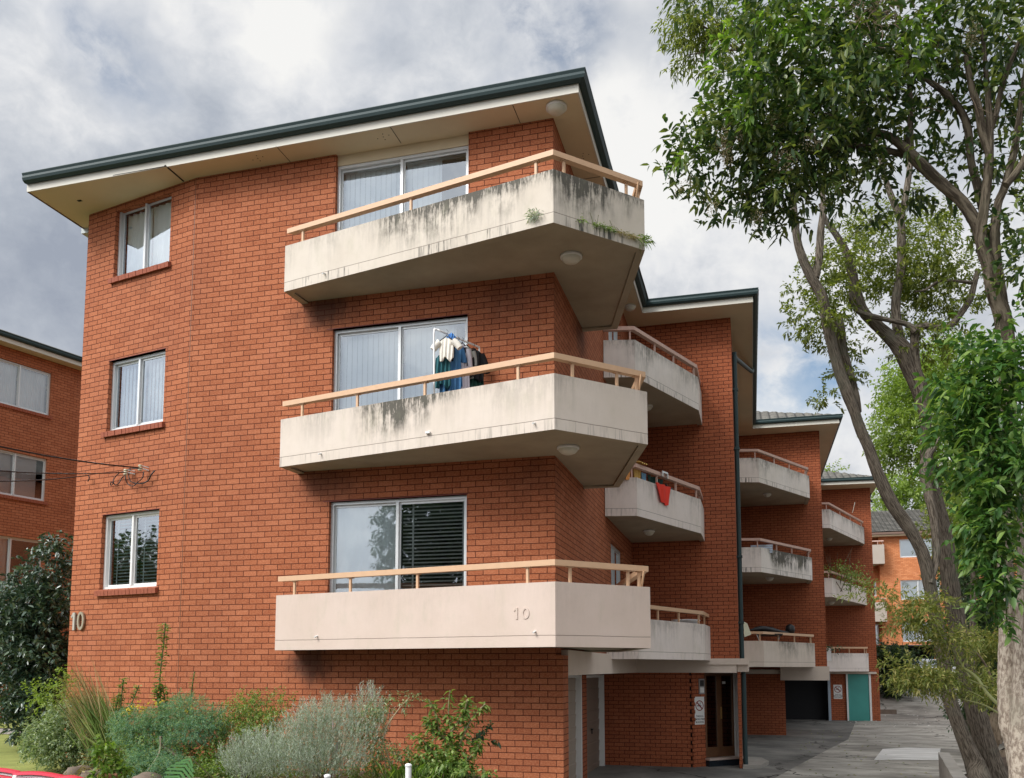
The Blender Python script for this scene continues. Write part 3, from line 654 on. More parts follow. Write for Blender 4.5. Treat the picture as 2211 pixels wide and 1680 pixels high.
mb = MB(); bd.box(mb, -.01, L_ + .11, -.1, .12, -.80, -.462); mb.build('tiled_riser', M['tile_dark'], s_)
mb = MB(); mb.box((-5, 21.3, -.9), (-.3, 21.4, 1.6)); mb.box((-5, 41.9, -.9), (3.3, 42.0, 1.5)); mb.build('recess_shade_wall', M['dark'], bld)  # near-black sheets put the shade of the open recesses into colour
# side light panel (teal) at the far wing
mb = MB(); mb.box((4.13, 41.42, -.80), (4.98, 41.46, 1.34)); tp = mb.build('door', M['teal'], bld); tp['label'] = 'teal ground floor door of the rear wing'
mb = MB(); mb.box((4.05, 41.38, -.84), (4.12, 41.47, 1.36)); mb.box((4.99, 41.38, -.84), (5.07, 41.47, 1.36)); mb.build('frame', M['white_paint'], tp)
mb = MB(); mb.box((3.26, 41.15, -.84), (3.37, 41.30, 1.36)); mb.build('door_post', simple('blue_grey_post', (.30, .36, .42), .5, .1, 4), bld)
# roof lining, fascia, gutter ---------------------------------------------------
EP = [(-11.66, 12.9), (-11.66, 11.49), (-2.13, 11.40), (-2.17, 19.34), (.25, 19.37), (.27, 30.0), (3.02, 30.03), (3.05, 40.3), (5.62, 40.45), (5.62, 52.5)]
def lining(poly, z): m_ = MB(); m_.face([(x, y, z) for x, y in poly][::-1]); return m_
mb = MB(); t = offset(EP, .012)
q = t[1:] + [(-5, 52.4), (-9, 14)] ; mb.face([(x, y, EV) for x, y in ([(-11.63, 12.9)] + t[1:] + [(4, 52.4), (1.5, 43), (-.8, 32), (-3.2, 21), (-3.4, 12.8), (-8.6, 12.7), (-11.0, 13.1)])][::-1])
SF = mb.build('soffit', M['soffit'], bld)
mb = MB()      # cover strips, gaps and vent holes in the lining
for (x, y) in ((-8.9, 0), (-6.9, 0), (-5.0, 0), (-3.1, 0)): mb.box((x - .004, 11.44, EV - .0045), (x + .004, 11.88, EV - .0015))
mb.box((-8.905, 11.43, EV - .009), (-8.88, 11.92, EV - .003)); mb.box((-9.9, 11.452, EV - .009), (-8.906, 11.462, EV - .003))
for y in (13.6, 15.6, 17.6): mb.box((-2.58, y - .004, EV - .0045), (-2.19, y + .004, EV - .0015))
for cx, cy in ((-7.35, 11.66), (-5.2, 11.66), (-2.36, 12.95)):
    for dx, dy in ((0, 0), (-.1, .02), (.1, -.02), (.0, .07), (.02, -.07)): mb.box((cx + dx - .007, cy + dy - .007, EV - .004), (cx + dx + .007, cy + dy + .007, EV - .001))
mb.box((-11.05, 11.95, EV - .004), (-10.97, 12.0, EV - .001)); mb.build('vent_holes', M['dark'], SF)
def ring(chain, d0, d1, z0, z1, mat_, name, par):
    a, b_ = offset(chain, d0), offset(chain, d1); m_ = MB()
    for i in range(len(chain) - 1):
        m_.face([(*a[i], z0), (*a[i + 1], z0), (*a[i + 1], z1), (*a[i], z1)]); m_.face([(*b_[i + 1], z0), (*b_[i], z0), (*b_[i], z1), (*b_[i + 1], z1)])
        m_.face([(*a[i], z1), (*a[i + 1], z1), (*b_[i + 1], z1), (*b_[i], z1)]); m_.face([(*a[i + 1], z0), (*a[i], z0), (*b_[i], z0), (*b_[i + 1], z0)])
    return m_.build(name, mat_, par)
ring(EP[1:], 0, .02, EV - .012, EV + .125, M['fascia'], 'fascia', bld)
ring(EP[:2], 0, .02, EV - .012, EV + .02, M['wood_door'], 'barge_board', bld)
# quad gutter: ogee profile swept along the eaves
prof = [(0, .02), (-.05, .012), (-.095, .035), (-.112, .075), (-.105, .115), (-.122, .15), (-.120, .160), (-.095, .150), (-.09, .11), (-.02, .10)]
def sweep(chain, prof, z, name, mat_, par):
    m_ = MB(); rings = [offset(chain, p[0]) for p in prof]
    for i in range(len(chain) - 1):
        for j in range(len(prof) - 1):
            a, b_ = rings[j], rings[j + 1]; m_.face([(*a[i + 1], z + prof[j][1]), (*a[i], z + prof[j][1]), (*b_[i], z + prof[j + 1][1]), (*b_[i + 1], z + prof[j + 1][1])])
    for e in (0, len(chain) - 1):
        pts = [(*rings[j][e], z + prof[j][1]) for j in range(len(prof))]; m_.face(pts if e else pts[::-1])
    return m_.build(name, mat_, par)
GP = [(-11.66, 11.49)] + EP[2:]
GT = sweep(GP, prof, EV + .10, 'gutter', M['gutter'], bld)
mb = MB(); mb.tube([(-11.5, 12.95, EV - .02), (-11.5, 12.95, EV - .09), (-11.28, 12.75, EV - .17)], .045, 10); mb.box((-11.70, 12.8, EV - .09), (-11.45, 13.1, EV + .02)); mb.build('gutter', simple('pale_pvc', (.45, .5, .5), .5, .1, 4), bld)
# downpipes
mb = MB(); mb.tube([(.24, 24.1, EV + .10), (.235, 24.0, EV - .04), (.12, 23.2, 9.45), (-.16, 20.7, 8.86), (-.185, 20.42, 8.70), (-.185, 20.42, 6.0), (-.185, 20.42, 1.9), (-.16, 20.36, 1.5), (-.16, 20.36, -.55), (-.08, 20.3, -.68)], .052, 10, k=4)
for z in (8.0, 6.6, 4.1, 2.6): mb.box((-.25, 20.35, z), (-.12, 20.49, z + .05))
mb.build('downpipe', M['gutter'], bld)
mb = MB(); mb.tube([(5.58, 43.0, EV + .05), (5.44, 42.4, EV - .35), (5.42, 41.6, EV - .6)], .05, 8, k=3); mb.build('downpipe', M['gutter'], bld)
# roof: tiled height field over the stepped hips
TAN = math.tan(R(22)); RC = [(-2.10, 11.43), (.30, 19.38), (3.07, 30.03), (5.67, 40.5)]
def roofh(x, y):
    h = -1
    for X, Y in RC: h = max(h, min(x + 11.7, X - x, y - Y, 53 - y))
    return h
xs_ = list(np.arange(-11.7, -4, .5)) + list(np.arange(-4, 5.6, .06)); ys_ = list(np.arange(11.4, 19.2, .25)) + list(np.arange(19.2, 46, .10)) + list(np.arange(46, 53.1, .5))
mb = MB(); idx = {}; mb.sm = False
H = np.full((len(ys_), len(xs_)), np.nan)
for i, y in enumerate(ys_):
    for j, x in enumerate(xs_):
        h = roofh(x, y)
        if h > -.09: H[i, j] = h
def tz(x, y, h):
    fr_ = h / .33; step = (math.ceil(fr_) - fr_) * .035
    side = any(abs(h - (X - x)) < 1e-6 for X, Y in RC); c = y if side else x
    return 9.895 + h * TAN + .042 * abs(math.sin(math.pi * c / .28)) - (.035 - step) * .0 + (.03 - step)
for i in range(len(ys_) - 1):
    for j in range(len(xs_) - 1):
        if not np.isnan(H[i:i + 2, j:j + 2]).any():
            pts = []; 
            for a, c in ((i, j), (i, j + 1), (i + 1, j + 1), (i + 1, j)): pts.append((xs_[c], ys_[a], tz(xs_[c], ys_[a], H[a, c])))
            mb.face(pts, [(p[0], p[1]) for p in pts])
mb.build('roof', M['tiles'], bld)
# windows -------------------------------------------------------------------------
window(bld, bA, uA[0], uA[1], WIN_A[0][0], WIN_A[0][1] + .05, .5, ('sheer', 'sheer'), True)
window(bld, bA, uA[0], uA[1], *WIN_A[1], .5, ('vertical', 'vertical'), True)
window(bld, bA, uA[0], uA[1], *WIN_A[2], .5, ('venetian', 'venetian'), True, framemat='white_paint')
window(bld, bB, uB[0], uB[1], *WIN_B[0], .5, ('vertical', 'vhalf'))
window(bld, bB, uB[0], uB[1], *WIN_B[1], .5, ('vertical', 'vthird'))
window(bld, bB, uB[0], uB[1], *WIN_B[2], .5, ('sheet', 'venetian'))
mb = MB(); bB.box(mb, uB[0], uB[1], -.10, -.055, 9.495, EV - .002); mb.build('window_head_panel', M['soffit'], bld)
for a, c in WIN_B: window(bld, bS, 17.0 - YB, 18.75 - YB, a, c, .5, (None, 'sheer'))
for k in (1, 2):
    bb = Basis((XW[k], YW[k]), (XW[k], YW[k + 1]))
    for a, c in WIN_B: window(bld, bb, 7.0, 8.8, a - .05, c - .05, .5, (None, 'vertical'))
# rooms behind the glass
mb = MB()
for (z0, z1) in ((7.42, 9.62), (4.74, 7.2), (2.04, 4.5)):
    mb.face([(-11.0, 14.6, z0), (-2.9, 14.6, z0), (-2.9, 14.6, z1), (-11.0, 14.6, z1)]); mb.face([(-11, 12.5, z0), (-8.6, 12.1, z0), (-2.75, 12.1, z0), (-2.75, 14.6, z0), (-11, 14.6, z0)][::1]); mb.face([(-11, 12.5, z1), (-8.6, 12.1, z1), (-2.75, 12.1, z1), (-2.75, 14.6, z1), (-11, 14.6, z1)][::-1])
    mb.face([(-7.6, 12.1, z0), (-7.6, 14.6, z0), (-7.6, 14.6, z1), (-7.6, 12.1, z1)]); mb.face([(-2.85, 12.1, z0), (-2.85, 14.6, z0), (-2.85, 14.6, z1), (-2.85, 12.1, z1)])
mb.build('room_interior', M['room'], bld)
# balconies -------------------------------------------------------------------------
FCH = [(-6.64, YB), (-6.67, 11.40), (-2.29, 10.45), (-1.25, 11.51), (-2.02, 14.18), (-2.60, 14.15)]; FCL = [(-2.60, YB)]
def fb(z0, ztop, m, posts, lab):
    b = balcony(bld, FCH, z0, ztop, m, FCL, posts, label=lab); return b
B0 = fb(7.27, 7.99, M['creamA'], [(1, .055), (1, .50), (1, .945), (2, .12), (2, .84), (3, .03)], 'top corner balcony with black stains and weeds along its joint')
B1 = fb(4.57, 5.29, M['creamB'], [(1, .07), (1, .30), (1, .56), (1, .885), (2, .20), (2, .70), (2, .93)], 'middle corner balcony with dark streaks and a clothes stand')
B2 = fb(1.86, 2.66, M['cream'], [(1, .055), (1, .285), (1, .54), (1, .915), (2, .16), (2, .80), (2, .93)], 'lowest corner balcony, clean cream, numbered 10')
for b_, z in ((B0, 7.27), (B1, 4.57)):
    lamp(b_, (-2.26 if z > 5 else -2.32, 11.45, z + .028), .15)
l_ = lamp(bld, (-2.50, 11.64, EV), .15); lamp(bld, (-2.40, 18.9, EV), .13)
mb = MB(); bB.box(mb, .0, .008, -.004, .002, -.7, EV - .01); mb.build('control_joint', M['wood_door'], bld)
mb = MB()
for a, c in WIN_B[1:]: bB.box(mb, uB[0] - .10, uB[1] + .02, -.118, .004, c, c + .012)
for a, c in WIN_A[1:]: bA.box(mb, uA[0] - .02, uA[1] + .02, -.118, .004, c, c + .010)
mb.build('lintel', simple('painted_lintel', (.16, .03, .02), .6, .1, 4), bld)
# short kicker strut at the right end of the front rails
for b_, zt in ((B0, 7.99), (B1, 5.29), (B2, 2.66)):
    mb = MB(); mb.tube([(-1.36, 11.50, zt + .01), (-1.31, 11.40, zt + .21)], .016, 6, False); mb.tube([(-1.30, 11.60, zt + .24), (-1.62, 12.7, zt + .24)], .001, 4, False); mb.build('brace', M['rail'], b_)
    mb = MB(); mb.tube([(-6.70, 11.42, zt - .72 + .14), (-6.70, 11.30, zt - .72 + .13)], .001, 4); 
    for (x, dd) in ((-5.9, .10), (-2.55, .12)):
        y = 11.40 + (10.45 - 11.40) * (x + 6.67) / 4.38; mb.tube([(x, y + .02, zt - .60), (x - .02, y - .055, zt - .625)], .012, 8)
    mb.build('weep_pipe', M['white_paint'], b_)
wings = []
for k, (mm, zz) in enumerate((((M['pinkA'], M['pinkB'], M['pinkB']), 0), ((M['pinkA'], M['pinkC'], paint('low_render_stained', (.66, .57, .49), stain=.9, seed=12.1, umask=(1.6, 4.0))), -.04), ((M['pinkA'], M['pinkB'], M['pinkB']), -.12))):
    ox, oy = XW[k] + 2.60, YW[k + 1] - 20.15
    for lv, (z0, zt) in enumerate(((7.17, 7.91), (4.47, 5.21), ((1.77, 2.53), (1.64, 2.40), (1.46, 2.25))[k])):
        z0 += zz * (lv < 2); zt += zz * (lv < 2)
        ch = [(-2.59 + ox, 16.27 + oy), (-2.00 + ox, 16.40 + oy), (-.95 + ox, 18.95 + oy), (-.94 + ox, 20.14 + oy)]
        if k == 1: ch = [(-.24, 26.60), (.38, 26.75), (2.0, 29.75), (2.0, 30.89)]
        if k == 2: ch = [(2.46, 35.7), (3.12, 35.85), (4.98, 41.0), (4.98, 41.49)]
        if lv == 2 and k == 2: ch = [(2.46, 39.6), (2.95, 40.1), (4.98, 41.15), (4.98, 41.49)]
        if lv == 2 and k == 0: ch[2] = (-.93, 19.0); ch[3] = (-.86, 20.14)
        names = ('nearest inner', 'middle inner', 'rear inner')[k] + ' ' + ('top', 'middle', 'lowest')[lv] + ' balcony'
        ps = ['start', (0, .9), (1, .32), (1, .62), (1, .97), (2, .5)] if lv < 2 else ['start', (0, .9), (1, .3), (1, .62), (1, .95), (2, .5)]
        b_ = balcony(bld, ch, z0, zt, mm[lv], [(-2.59 + ox, 20.14 + oy)], ps, 'rail_pink' if lv < 2 else 'rail', label=names)
        if lv < 2: lamp(b_, (-2.0 + ox + .3 * (k > 0), 18.4 + oy - .4 * k, z0 + .028), .12)
        wings.append(b_)
# raised numeral 10 on the lowest balcony face and metal 10 on the wall
def digit1(mb, b, u, z, h, n, t, w_): 
    b.box(mb, u, u + w_, n, n + t, z, z + h); lo = [b.p(u - w_ * .9, n + t, z + h * .68), b.p(u, n + t, z + h * .80), b.p(u, n, z + h * .80), b.p(u - w_ * .9, n, z + h * .68)]; hi = [b.p(u - w_ * .9, n + t, z + h * .80), b.p(u, n + t, z + h - .001), b.p(u, n, z + h - .001), b.p(u - w_ * .9, n, z + h * .80)]; mb.hexa(lo, hi)
def digit0(mb, b, u, z, h, n, t, w_, wd):
    N = 36; r1, r2 = wd / 2, wd / 2 - w_
    for i in range(N):
        a, c = 2 * math.pi * i / N, 2 * math.pi * (i + 1) / N
        def P(q, r, hh, nn): return b.p(u + r * math.cos(q), nn, z + h / 2 + hh * math.sin(q))
        o1, o2, i1, i2 = (r1, h / 2), (r1, h / 2), (r2, h / 2 - w_), (r2, h / 2 - w_)
        mb.face([P(a, *i1, n + t), P(a, *o1, n + t), P(c, *o1, n + t), P(c, *i1, n + t)]); mb.face([P(a, *o1, n), P(c, *o1, n), P(c, *o1, n + t), P(a, *o1, n + t)]); mb.face([P(c, *i1, n), P(a, *i1, n), P(a, *i1, n + t), P(c, *i1, n + t)])
bf = Basis(FCH[1], FCH[2])
uf = 3.96
mb = MB(); digit1(mb, bf, uf - .02, 2.21, .145, -.002, .012, .026); mb.build('raised_digit', M['cream'], B2); mb = MB(); digit0(mb, bf, uf + .115, 2.21, .145, -.002, .012, .024, .105); mb.build('raised_digit', M['cream'], B2)
hn = thing('house_number', 'metal number 10 fixed to the brick at the left corner', 'house number', bA.p(.25, .03, 2.2))
mb = MB(); digit1(mb, bA, .14, 2.24, .30, .015, .03, .045); mb.build('digit', simple('pale_metal', (.42, .40, .35), .4, .06, 8), hn)
mb = MB(); digit0(mb, bA, .33, 2.24, .31, .015, .03, .042, .17); mb.build('digit', M['bronze'], hn)
# upstand kerb beside the entrance
mb = MB(); kp = [(-.22, 20.1), (.15, 20.25), (.35, 21.2), (.2, 22.0), (-.22, 22.2)]; mb.prism([(x, y) for x, y in kp], -.72, -.52); o = mb.build('kerb', M['concrete']); o['kind'] = 'structure'
# ---------------------------------------------------------------- neighbouring blocks
nb = thing('apartment_building', 'plain red brick block with white curtained windows at the left edge', 'building', (-22, 24, .1))
NP = np.array([-22.03, 22.32]); ND = np.array([.242, .970]); NA = NP - ND * 7; NBb = NP + ND * 14
nB = Basis(tuple(NA), tuple(NBb)); 
# exterior must face +X: travel along +Y has its right side to +X
NW = [(9.80, 11.22), (6.96, 8.36), (4.10, 5.68)]
mb = MB(); wall(mb, nB, -.2, 11.78, [(5.65, 7.66, a, c) for a, c in NW] + [(9.6, 11.4, a, c) for a, c in NW])
nF = Basis((NA[0] - 14, NA[1] + 3.5), tuple(NA)); wall(mb, nF, -.2, 11.78); nR = Basis(tuple(NBb), (NBb[0] - 14, NBb[1] + 3.5)); wall(mb, nR, -.2, 11.78)
mb.build('wall', M['brick'], nb)
for k, (a, c) in enumerate(NW):
    cv = (('sheer', 'sheer'), ('vertical', 'vthird'), ('sheer', None))[k]
    window(nb, nB, 5.65, 7.66, a, c, .5, cv, True); window(nb, nB, 9.6, 11.4, a, c, .5, ('sheer', 'sheer'), True)
mb = MB(); nB.box(mb, 4.4, 13, -2.6, -2.55, -.1, 11.5)
for z in (3.2, 6.1, 9.0, 11.6): nB.box(mb, 4.4, 13, -2.54, -.15, z, z + .05)
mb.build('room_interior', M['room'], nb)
ch = [(NA[0] - 14.2, NA[1] + 3.0), tuple(NA - ND * .5), tuple(NBb + ND * .5), (NBb[0] - 14, NBb[1] + 4)]
co = offset(ch, -.45)
mb = MB(); mb.face([(x, y, 11.62) for x, y in co[::-1]]); mb.build('soffit', M['soffit'], nb)
ring(co, 0, .02, 11.60, 11.76, M['fascia'], 'fascia', nb); sweep(co, prof, 11.72, 'gutter', M['gutter'], nb)
cc = offset(ch, -.50); c2 = offset(ch, 5.0); mb = MB(); N = 120
for seg in range(3):
    a, b_, c, d = np.array(cc[seg]), np.array(cc[seg + 1]), np.array(c2[seg + 1]), np.array(c2[seg]); n_ = int(np.linalg.norm(b_ - a) / .14)
    for i in range(n_):
        for j in range(16):
            def P(s_, t_):
                q = (a + (b_ - a) * s_) * (1 - t_) + (d + (c - d) * s_) * t_; u_ = s_ * np.linalg.norm(b_ - a); return (q[0], q[1], 11.86 + t_ * 2.2 + .025 * abs(math.sin(math.pi * u_ / .28)))
            mb.face([P(i / n_, j / 16), P((i + 1) / n_, j / 16), P((i + 1) / n_, (j + 1) / 16 - .002), P(i / n_, (j + 1) / 16 - .002)])
mb.build('roof', M['tiles'], nb)
mb = MB(); nB.box(mb, 9.05, 9.3, -.01, .004, 11.3, 11.38); nB.box(mb, 9.05, 9.3, -.01, .004, 8.0, 8.08)
mb.build('air_vent', M['brick_shaded'], nb)
# far block
fb_ = thing('apartment_building', 'bright orange brick block with tiled roof beyond the driveway', 'building', (14, 62, 1))
YF = 61.54; fB = Basis((8.35, YF), (26, YF)); FW = [(1.27, 3.6, 8.81, 10.01), (1.22, 3.6, 6.03, 7.32), (1.22, 3.6, 3.3, 4.6), (8, 10, 8.81, 10.0), (8, 10, 6.03, 7.3), (8, 10, 3.3, 4.6)]
mb = MB(); wall(mb, fB, 3.1, 10.25, FW); fL = Basis((4.5, YF + .6), (8.35, YF + .6)); FL = [(3.2, 3.68, 6.35, 7.35), (3.28, 3.72, 3.15, 4.5)]; wall(mb, fL, 3.1, 10.25, FL); wall(mb, Basis((8.35, YF + .6), (8.35, YF)), 3.1, 10.25); wall(mb, Basis((4.5, YF + 14), (4.5, YF + .6)), -1, 10.25); wall(mb, Basis((26, YF), (26, YF + 14)), -1, 10.25)
mb.build('wall', M['brick_far'], fb_)
mb = MB(); mb.box((4.6, YF + 4, .5), (25.9, YF + 4.1, 3.1)); mb.box((4.6, YF + .1, 3.0), (25.9, YF + 4, 3.09)); mb.build('garage_recess', M['dark'], fb_)  # back and ceiling coloured near-black to stand for the garage's shade
for i, x in enumerate((11.5, 16, 20.5)):
    mb = MB(); mb.box((x, YF + .1, .5), (x + .5, YF + .6, 3.0)); mb.build('pillar', M['brick_far'], fb_)
for h in FW: window(fb_, fB, h[0], h[1], h[2], h[3], .45, ('vertical', 'sheer'), False, fw=.06)
for h in FL: window(fb_, fL, h[0], h[1], h[2], h[3], .5, ('sheer', 'sheer'), False, fw=.05)
mb = MB(); mb.face([(4, YF - .5, 10.22), (4, YF + 14, 10.22), (26.5, YF + 14, 10.22), (26.5, YF - .5, 10.22)]); mb.box((4, YF - .52, 10.2), (26.5, YF - .5, 10.36)); mb.build('soffit', M['soffit'], fb_)
mb = MB(); mb.box((4, YF - .64, 10.30), (26.5, YF - .525, 10.44)); mb.build('gutter', simple('brown_gutter', (.16, .10, .075), .5, .1, 4), fb_)
mb = MB()
for i in range(150):
    for j in range(16):
        x0, x1, t0, t1 = 4 + i * .15, 4 + (i + 1) * .15, j * .34, (j + 1) * .34
        f = lambda x, t_, e=0: (x, YF - .6 + t_, 10.46 + t_ * .42 + .03 * abs(math.sin(math.pi * x / .3)) + e)
        mb.face([f(x0, t0, .03), f(x1, t0, .03), f(x1, t1), f(x0, t1)], [(x0, t0), (x1, t0), (x1, t1), (x0, t1)])
mb.face([(4, YF + 4.84, 12.7), (26.5, YF + 4.84, 12.7), (26.5, YF + 14, 10.4), (4, YF + 14, 10.4)]); mb.build('roof', M['tiles'], fb_)
for z in (8.35, 4.6):
    c_ = [(5.2, YF + .59), (5.2, YF - .9), (8.55, YF - .9), (8.62, YF - .02)]
    balcony(fb_, c_, z, z + 1.25, M['beamr'], [(8.34, YF - .01), (8.34, YF + .59)], ['start', (1, .3), (1, .9), (2, .5)], 'rail_pink')
# ---------------------------------------------------------------- service cables
def pole_thing(name, lab, cat, mbm, m, group=None):
    o = mbm.build(name, m); return tag(o, lab, cat, group)
def wallA(x, y, n=.04):      # point on the left facet seen at (x, y)
    r = ray(x, y); d3 = np.array([bA.n[0], bA.n[1]]); t = ((bA.A + bA.n * n - EYE[:2]) @ d3) / (r[:2] @ d3); return EYE + r * t
def cable(p0, p1, sag, r, n=24):
    return [tuple(np.array(p0) + (np.array(p1) - np.array(p0)) * i / n - np.array([0, 0, 4 * sag * (i / n) * (1 - i / n)])) for i in range(n + 1)]
zz = lambda X, Y: (189 + .0855 * X, 971.7 + .0855 * Y)        # detail survey of the cable bracket area
endA = wallA(*zz(1330, 450), .14); endB = wallA(*zz(960, 560), .14); endC = wallA(*zz(20, 640), .05)
for (e, px, py, r, lab) in ((endA, 0, 928, .013, 'thick black overhead cable, uppermost of three reaching the left facet'), (endB, 0, 975, .009, 'thin twin overhead cable, middle of the three reaching the left facet'), (endC, 0, 1021, .009, 'overhead cable ending at the small eyebolt, lowest of the three')):
    far_ = at(px - 400, py - 60 * (e is endA) - 10, 9.0); mb = MB(); pts = cable(far_, e, .12, r)
    mb.tube(pts, r, 6); o = pole_thing('overhead_cable', lab, 'cable', mb, M['black'], 'service cables to the brick wall')
for (e, X, Y, lab) in ((endA, 1450, 500, 'white insulator bracket holding the thick cable, right of two'), (endB, 1100, 590, 'white insulator bracket holding the thin cable, left of two')):
    t_ = thing('cable_bracket', lab, 'bracket', tuple(wallA(*zz(X, Y), .0)), 'insulator brackets on the left facet')
    w0 = np.array(wallA(*zz(X + 90, Y + 20), .005)); e3 = np.array(e)
    mb = MB(); mb.tube([w0, w0 + (e3 - w0) * .5, e3], .012, 6); up = np.array([0, 0, .05]); mb.tube([w0 + up, e3 + up * .8], .008, 6); bA.box(mb, 0, .001, 0, .001, 0, .001); mb.build('arm', M['white_plastic'], t_)
    mb = MB()
    for k in (-.035, 0, .035): mb.lathe((e3[0], e3[1], 0), [(.001, e3[2] + k - .014), (.028, e3[2] + k - .012), (.034, e3[2] + k), (.028, e3[2] + k + .012), (.001, e3[2] + k + .014)], 12)
    mb.build('insulator', simple('porcelain', (.62, .58, .42), .3, .1, 9), t_)
mb = MB()
def loop(pts, r=.008): mb.tube([tuple(wallA(*zz(a, b_), .05 + .03 * (i % 2))) for i, (a, b_) in enumerate(pts)], r, 6, k=5)
loop([(1300, 470), (1100, 480), (1040, 620), (1080, 780), (1220, 840), (1340, 850)]); loop([(1420, 540), (1390, 700), (1260, 820), (1150, 910), (1020, 860), (960, 720), (970, 560), (1080, 460)]); loop([(1700, 520), (1610, 620), (1540, 760), (1430, 830), (1350, 850)], .011)
loop([(960, 540), (820, 570), (700, 680), (650, 800), (700, 880), (790, 840), (870, 700), (950, 640)]); loop([(640, 820), (590, 820), (580, 890), (630, 870), (650, 800)]); loop([(30, 640), (40, 720), (10, 790)], .009)
pole_thing('cable_loop', 'tangle of black cable loops hanging below the white insulators', 'cable', mb, M['black'])
# ---------------------------------------------------------------- signs by the doors
def smoke_sign(name_lab, org, bs, u, n, z, w_, h):
    t_ = thing('no_smoking_sign', name_lab, 'sign', org)
    mb = MB(); bs.box(mb, u, u + w_, n, n + .004, z, z + h); mb.build('panel', M['sign_white'], t_)
    cx, cz, r = u + w_ / 2, z + h * .68, w_ * .42
    mb = MB(); N = 32
    for i in range(N):
        a, c = 2 * math.pi * i / N, 2 * math.pi * (i + 1) / N; P = lambda q, rr: bs.p(cx + rr * math.cos(q), n + .006, cz + rr * math.sin(q)); mb.face([P(a, r * .82), P(a, r), P(c, r), P(c, r * .82)][::-1])
    k = r * .84 * .707; q = r * .09; mb.face([bs.p(cx - k - q, n + .0065, cz + k - q), bs.p(cx + k - q, n + .0065, cz - k - q), bs.p(cx + k + q, n + .0065, cz - k + q), bs.p(cx - k + q, n + .0065, cz + k + q)])
    mb.build('prohibition_ring', M['sign_red'], t_)
    mb = MB(); bs.box(mb, cx - r * .6, cx + r * .45, n + .0042, n + .0052, cz - r * .12, cz + r * .04); bs.box(mb, cx + r * .1, cx + r * .18, n + .0042, n + .0052, cz + r * .1, cz + r * .55); bs.box(mb, cx + r * .18, cx + r * .45, n + .0042, n + .0052, cz + r * .48, cz + r * .56)
    mb.build('cigarette', M['black'], t_)
    for i, tx in enumerate(('THIS IS A', 'SMOKE FREE', 'BUILDING')):
        cu = bpy.data.curves.new('txt', 'FONT'); cu.body = tx; cu.size = w_ * .19; cu.align_x = 'CENTER'; cu.offset = .0012; ob = bpy.data.objects.new('txt', cu); COL.objects.link(ob)
        dg = bpy.context.evaluated_depsgraph_get(); me = bpy.data.meshes.new_from_object(ob.evaluated_get(dg)); bpy.data.objects.remove(ob)
        org_ = ORG[t_.name]; zc = z + h * .27 - i * h * .105
        for v in me.vertices: p = bs.p(cx + v.co.x, n + .0055, zc + v.co.y); v.co = (p[0] - org_.x, p[1] - org_.y, p[2] - org_.z)
        me.materials.clear(); me.materials.append(M['black']); o = bpy.data.objects.new('lettering', me); link(o, t_, org_)
bt = Basis((-1.28, 20.17), (-1.02, 20.42))
smoke_sign('white no smoking sign on the brick beside the glazed entrance door', (-1.15, 20.25, .3), bt, .05, .005, .34, .28, .62)
smoke_sign('small no smoking sign in the dark recess beside the teal door', (3.6, 41.4, .3), Basis((3.38, 41.5), (4.05, 41.5)), .14, .01, .25, .36, .62)
ic = thing('intercom', 'grey intercom panel above the no smoking sign', 'intercom', bt.p(.25, .02, 1)); mb = MB(); bt.box(mb, .18, .33, 0, .03, 1.02, 1.36); mb.build('housing', simple('intercom_grey', (.32, .31, .30), .4, .1, 9, metal=.4), ic)
mb = MB(); bt.box(mb, .20, .31, .0301, .036, 1.20, 1.33); mb.build('speaker', M['metal_dark'], ic); mb = MB(); bt.box(mb, .20, .31, .0301, .036, 1.05, 1.17); mb.build('keypad', M['sign_white'], ic)
fl = thing('flood_light', 'white wall lamp on the side of the second wing beside the downpipe', 'wall lamp', (-.2, 20.8, 2.2)); mb = MB(); mb.tube([(-.25, 20.6, 2.45), (-.10, 20.5, 2.52)], .035, 8); mb.build('arm', M['metal_dark'], fl); mb = MB(); mb.hexa([(-.12, 20.42, 2.30), (.03, 20.45, 2.36), (.03, 20.55, 2.36), (-.12, 20.58, 2.30)], [(-.14, 20.42, 2.66), (-.05, 20.45, 2.60), (-.05, 20.55, 2.60), (-.14, 20.58, 2.66)]); mb.build('lamp_head', simple('lamp_yellowed', (.6, .58, .42), .4, .1, 9), fl)

# ---------------------------------------------------------------- laundry on the middle front balcony
zc = lambda X, Y: (863.7 + .1028 * X, 691 + .1028 * Y)
YR = 11.05
rk = thing('clothes_stand', 'white tubular clothes stand on the middle corner balcony', 'clothes stand', onY(938, 845, YR))
p0 = onY(937.5, 846, YR); p1 = onY(937, 722, YR); p2 = onY(939.5, 712, YR); p3 = onY(945, 712, YR + .02); ra = np.array([p3[0] + .05, YR + .05, p3[2] - .02]); rb = ra + np.array([.34, .66, -.02])
mb = MB(); mb.tube([(p0[0], YR, 4.74), tuple(p0), tuple(p1), tuple(p2), tuple(p3), tuple(ra), tuple((ra + rb) / 2), tuple(rb)], .013, 8, k=4); mb.build('post', M['white_plastic'], rk)
mb = MB(); mb.tube([tuple(rb), (rb[0] + .02, rb[1], 4.74)], .012, 8); mb.build('post', M['white_plastic'], rk)
mb = MB(); mb.box((p0[0] - .03, YR - .25, 4.742), (p0[0] + .03, YR + .25, 4.77)); mb.build('foot', M['white_plastic'], rk)
fr = lambda t: ra + (rb - ra) * t
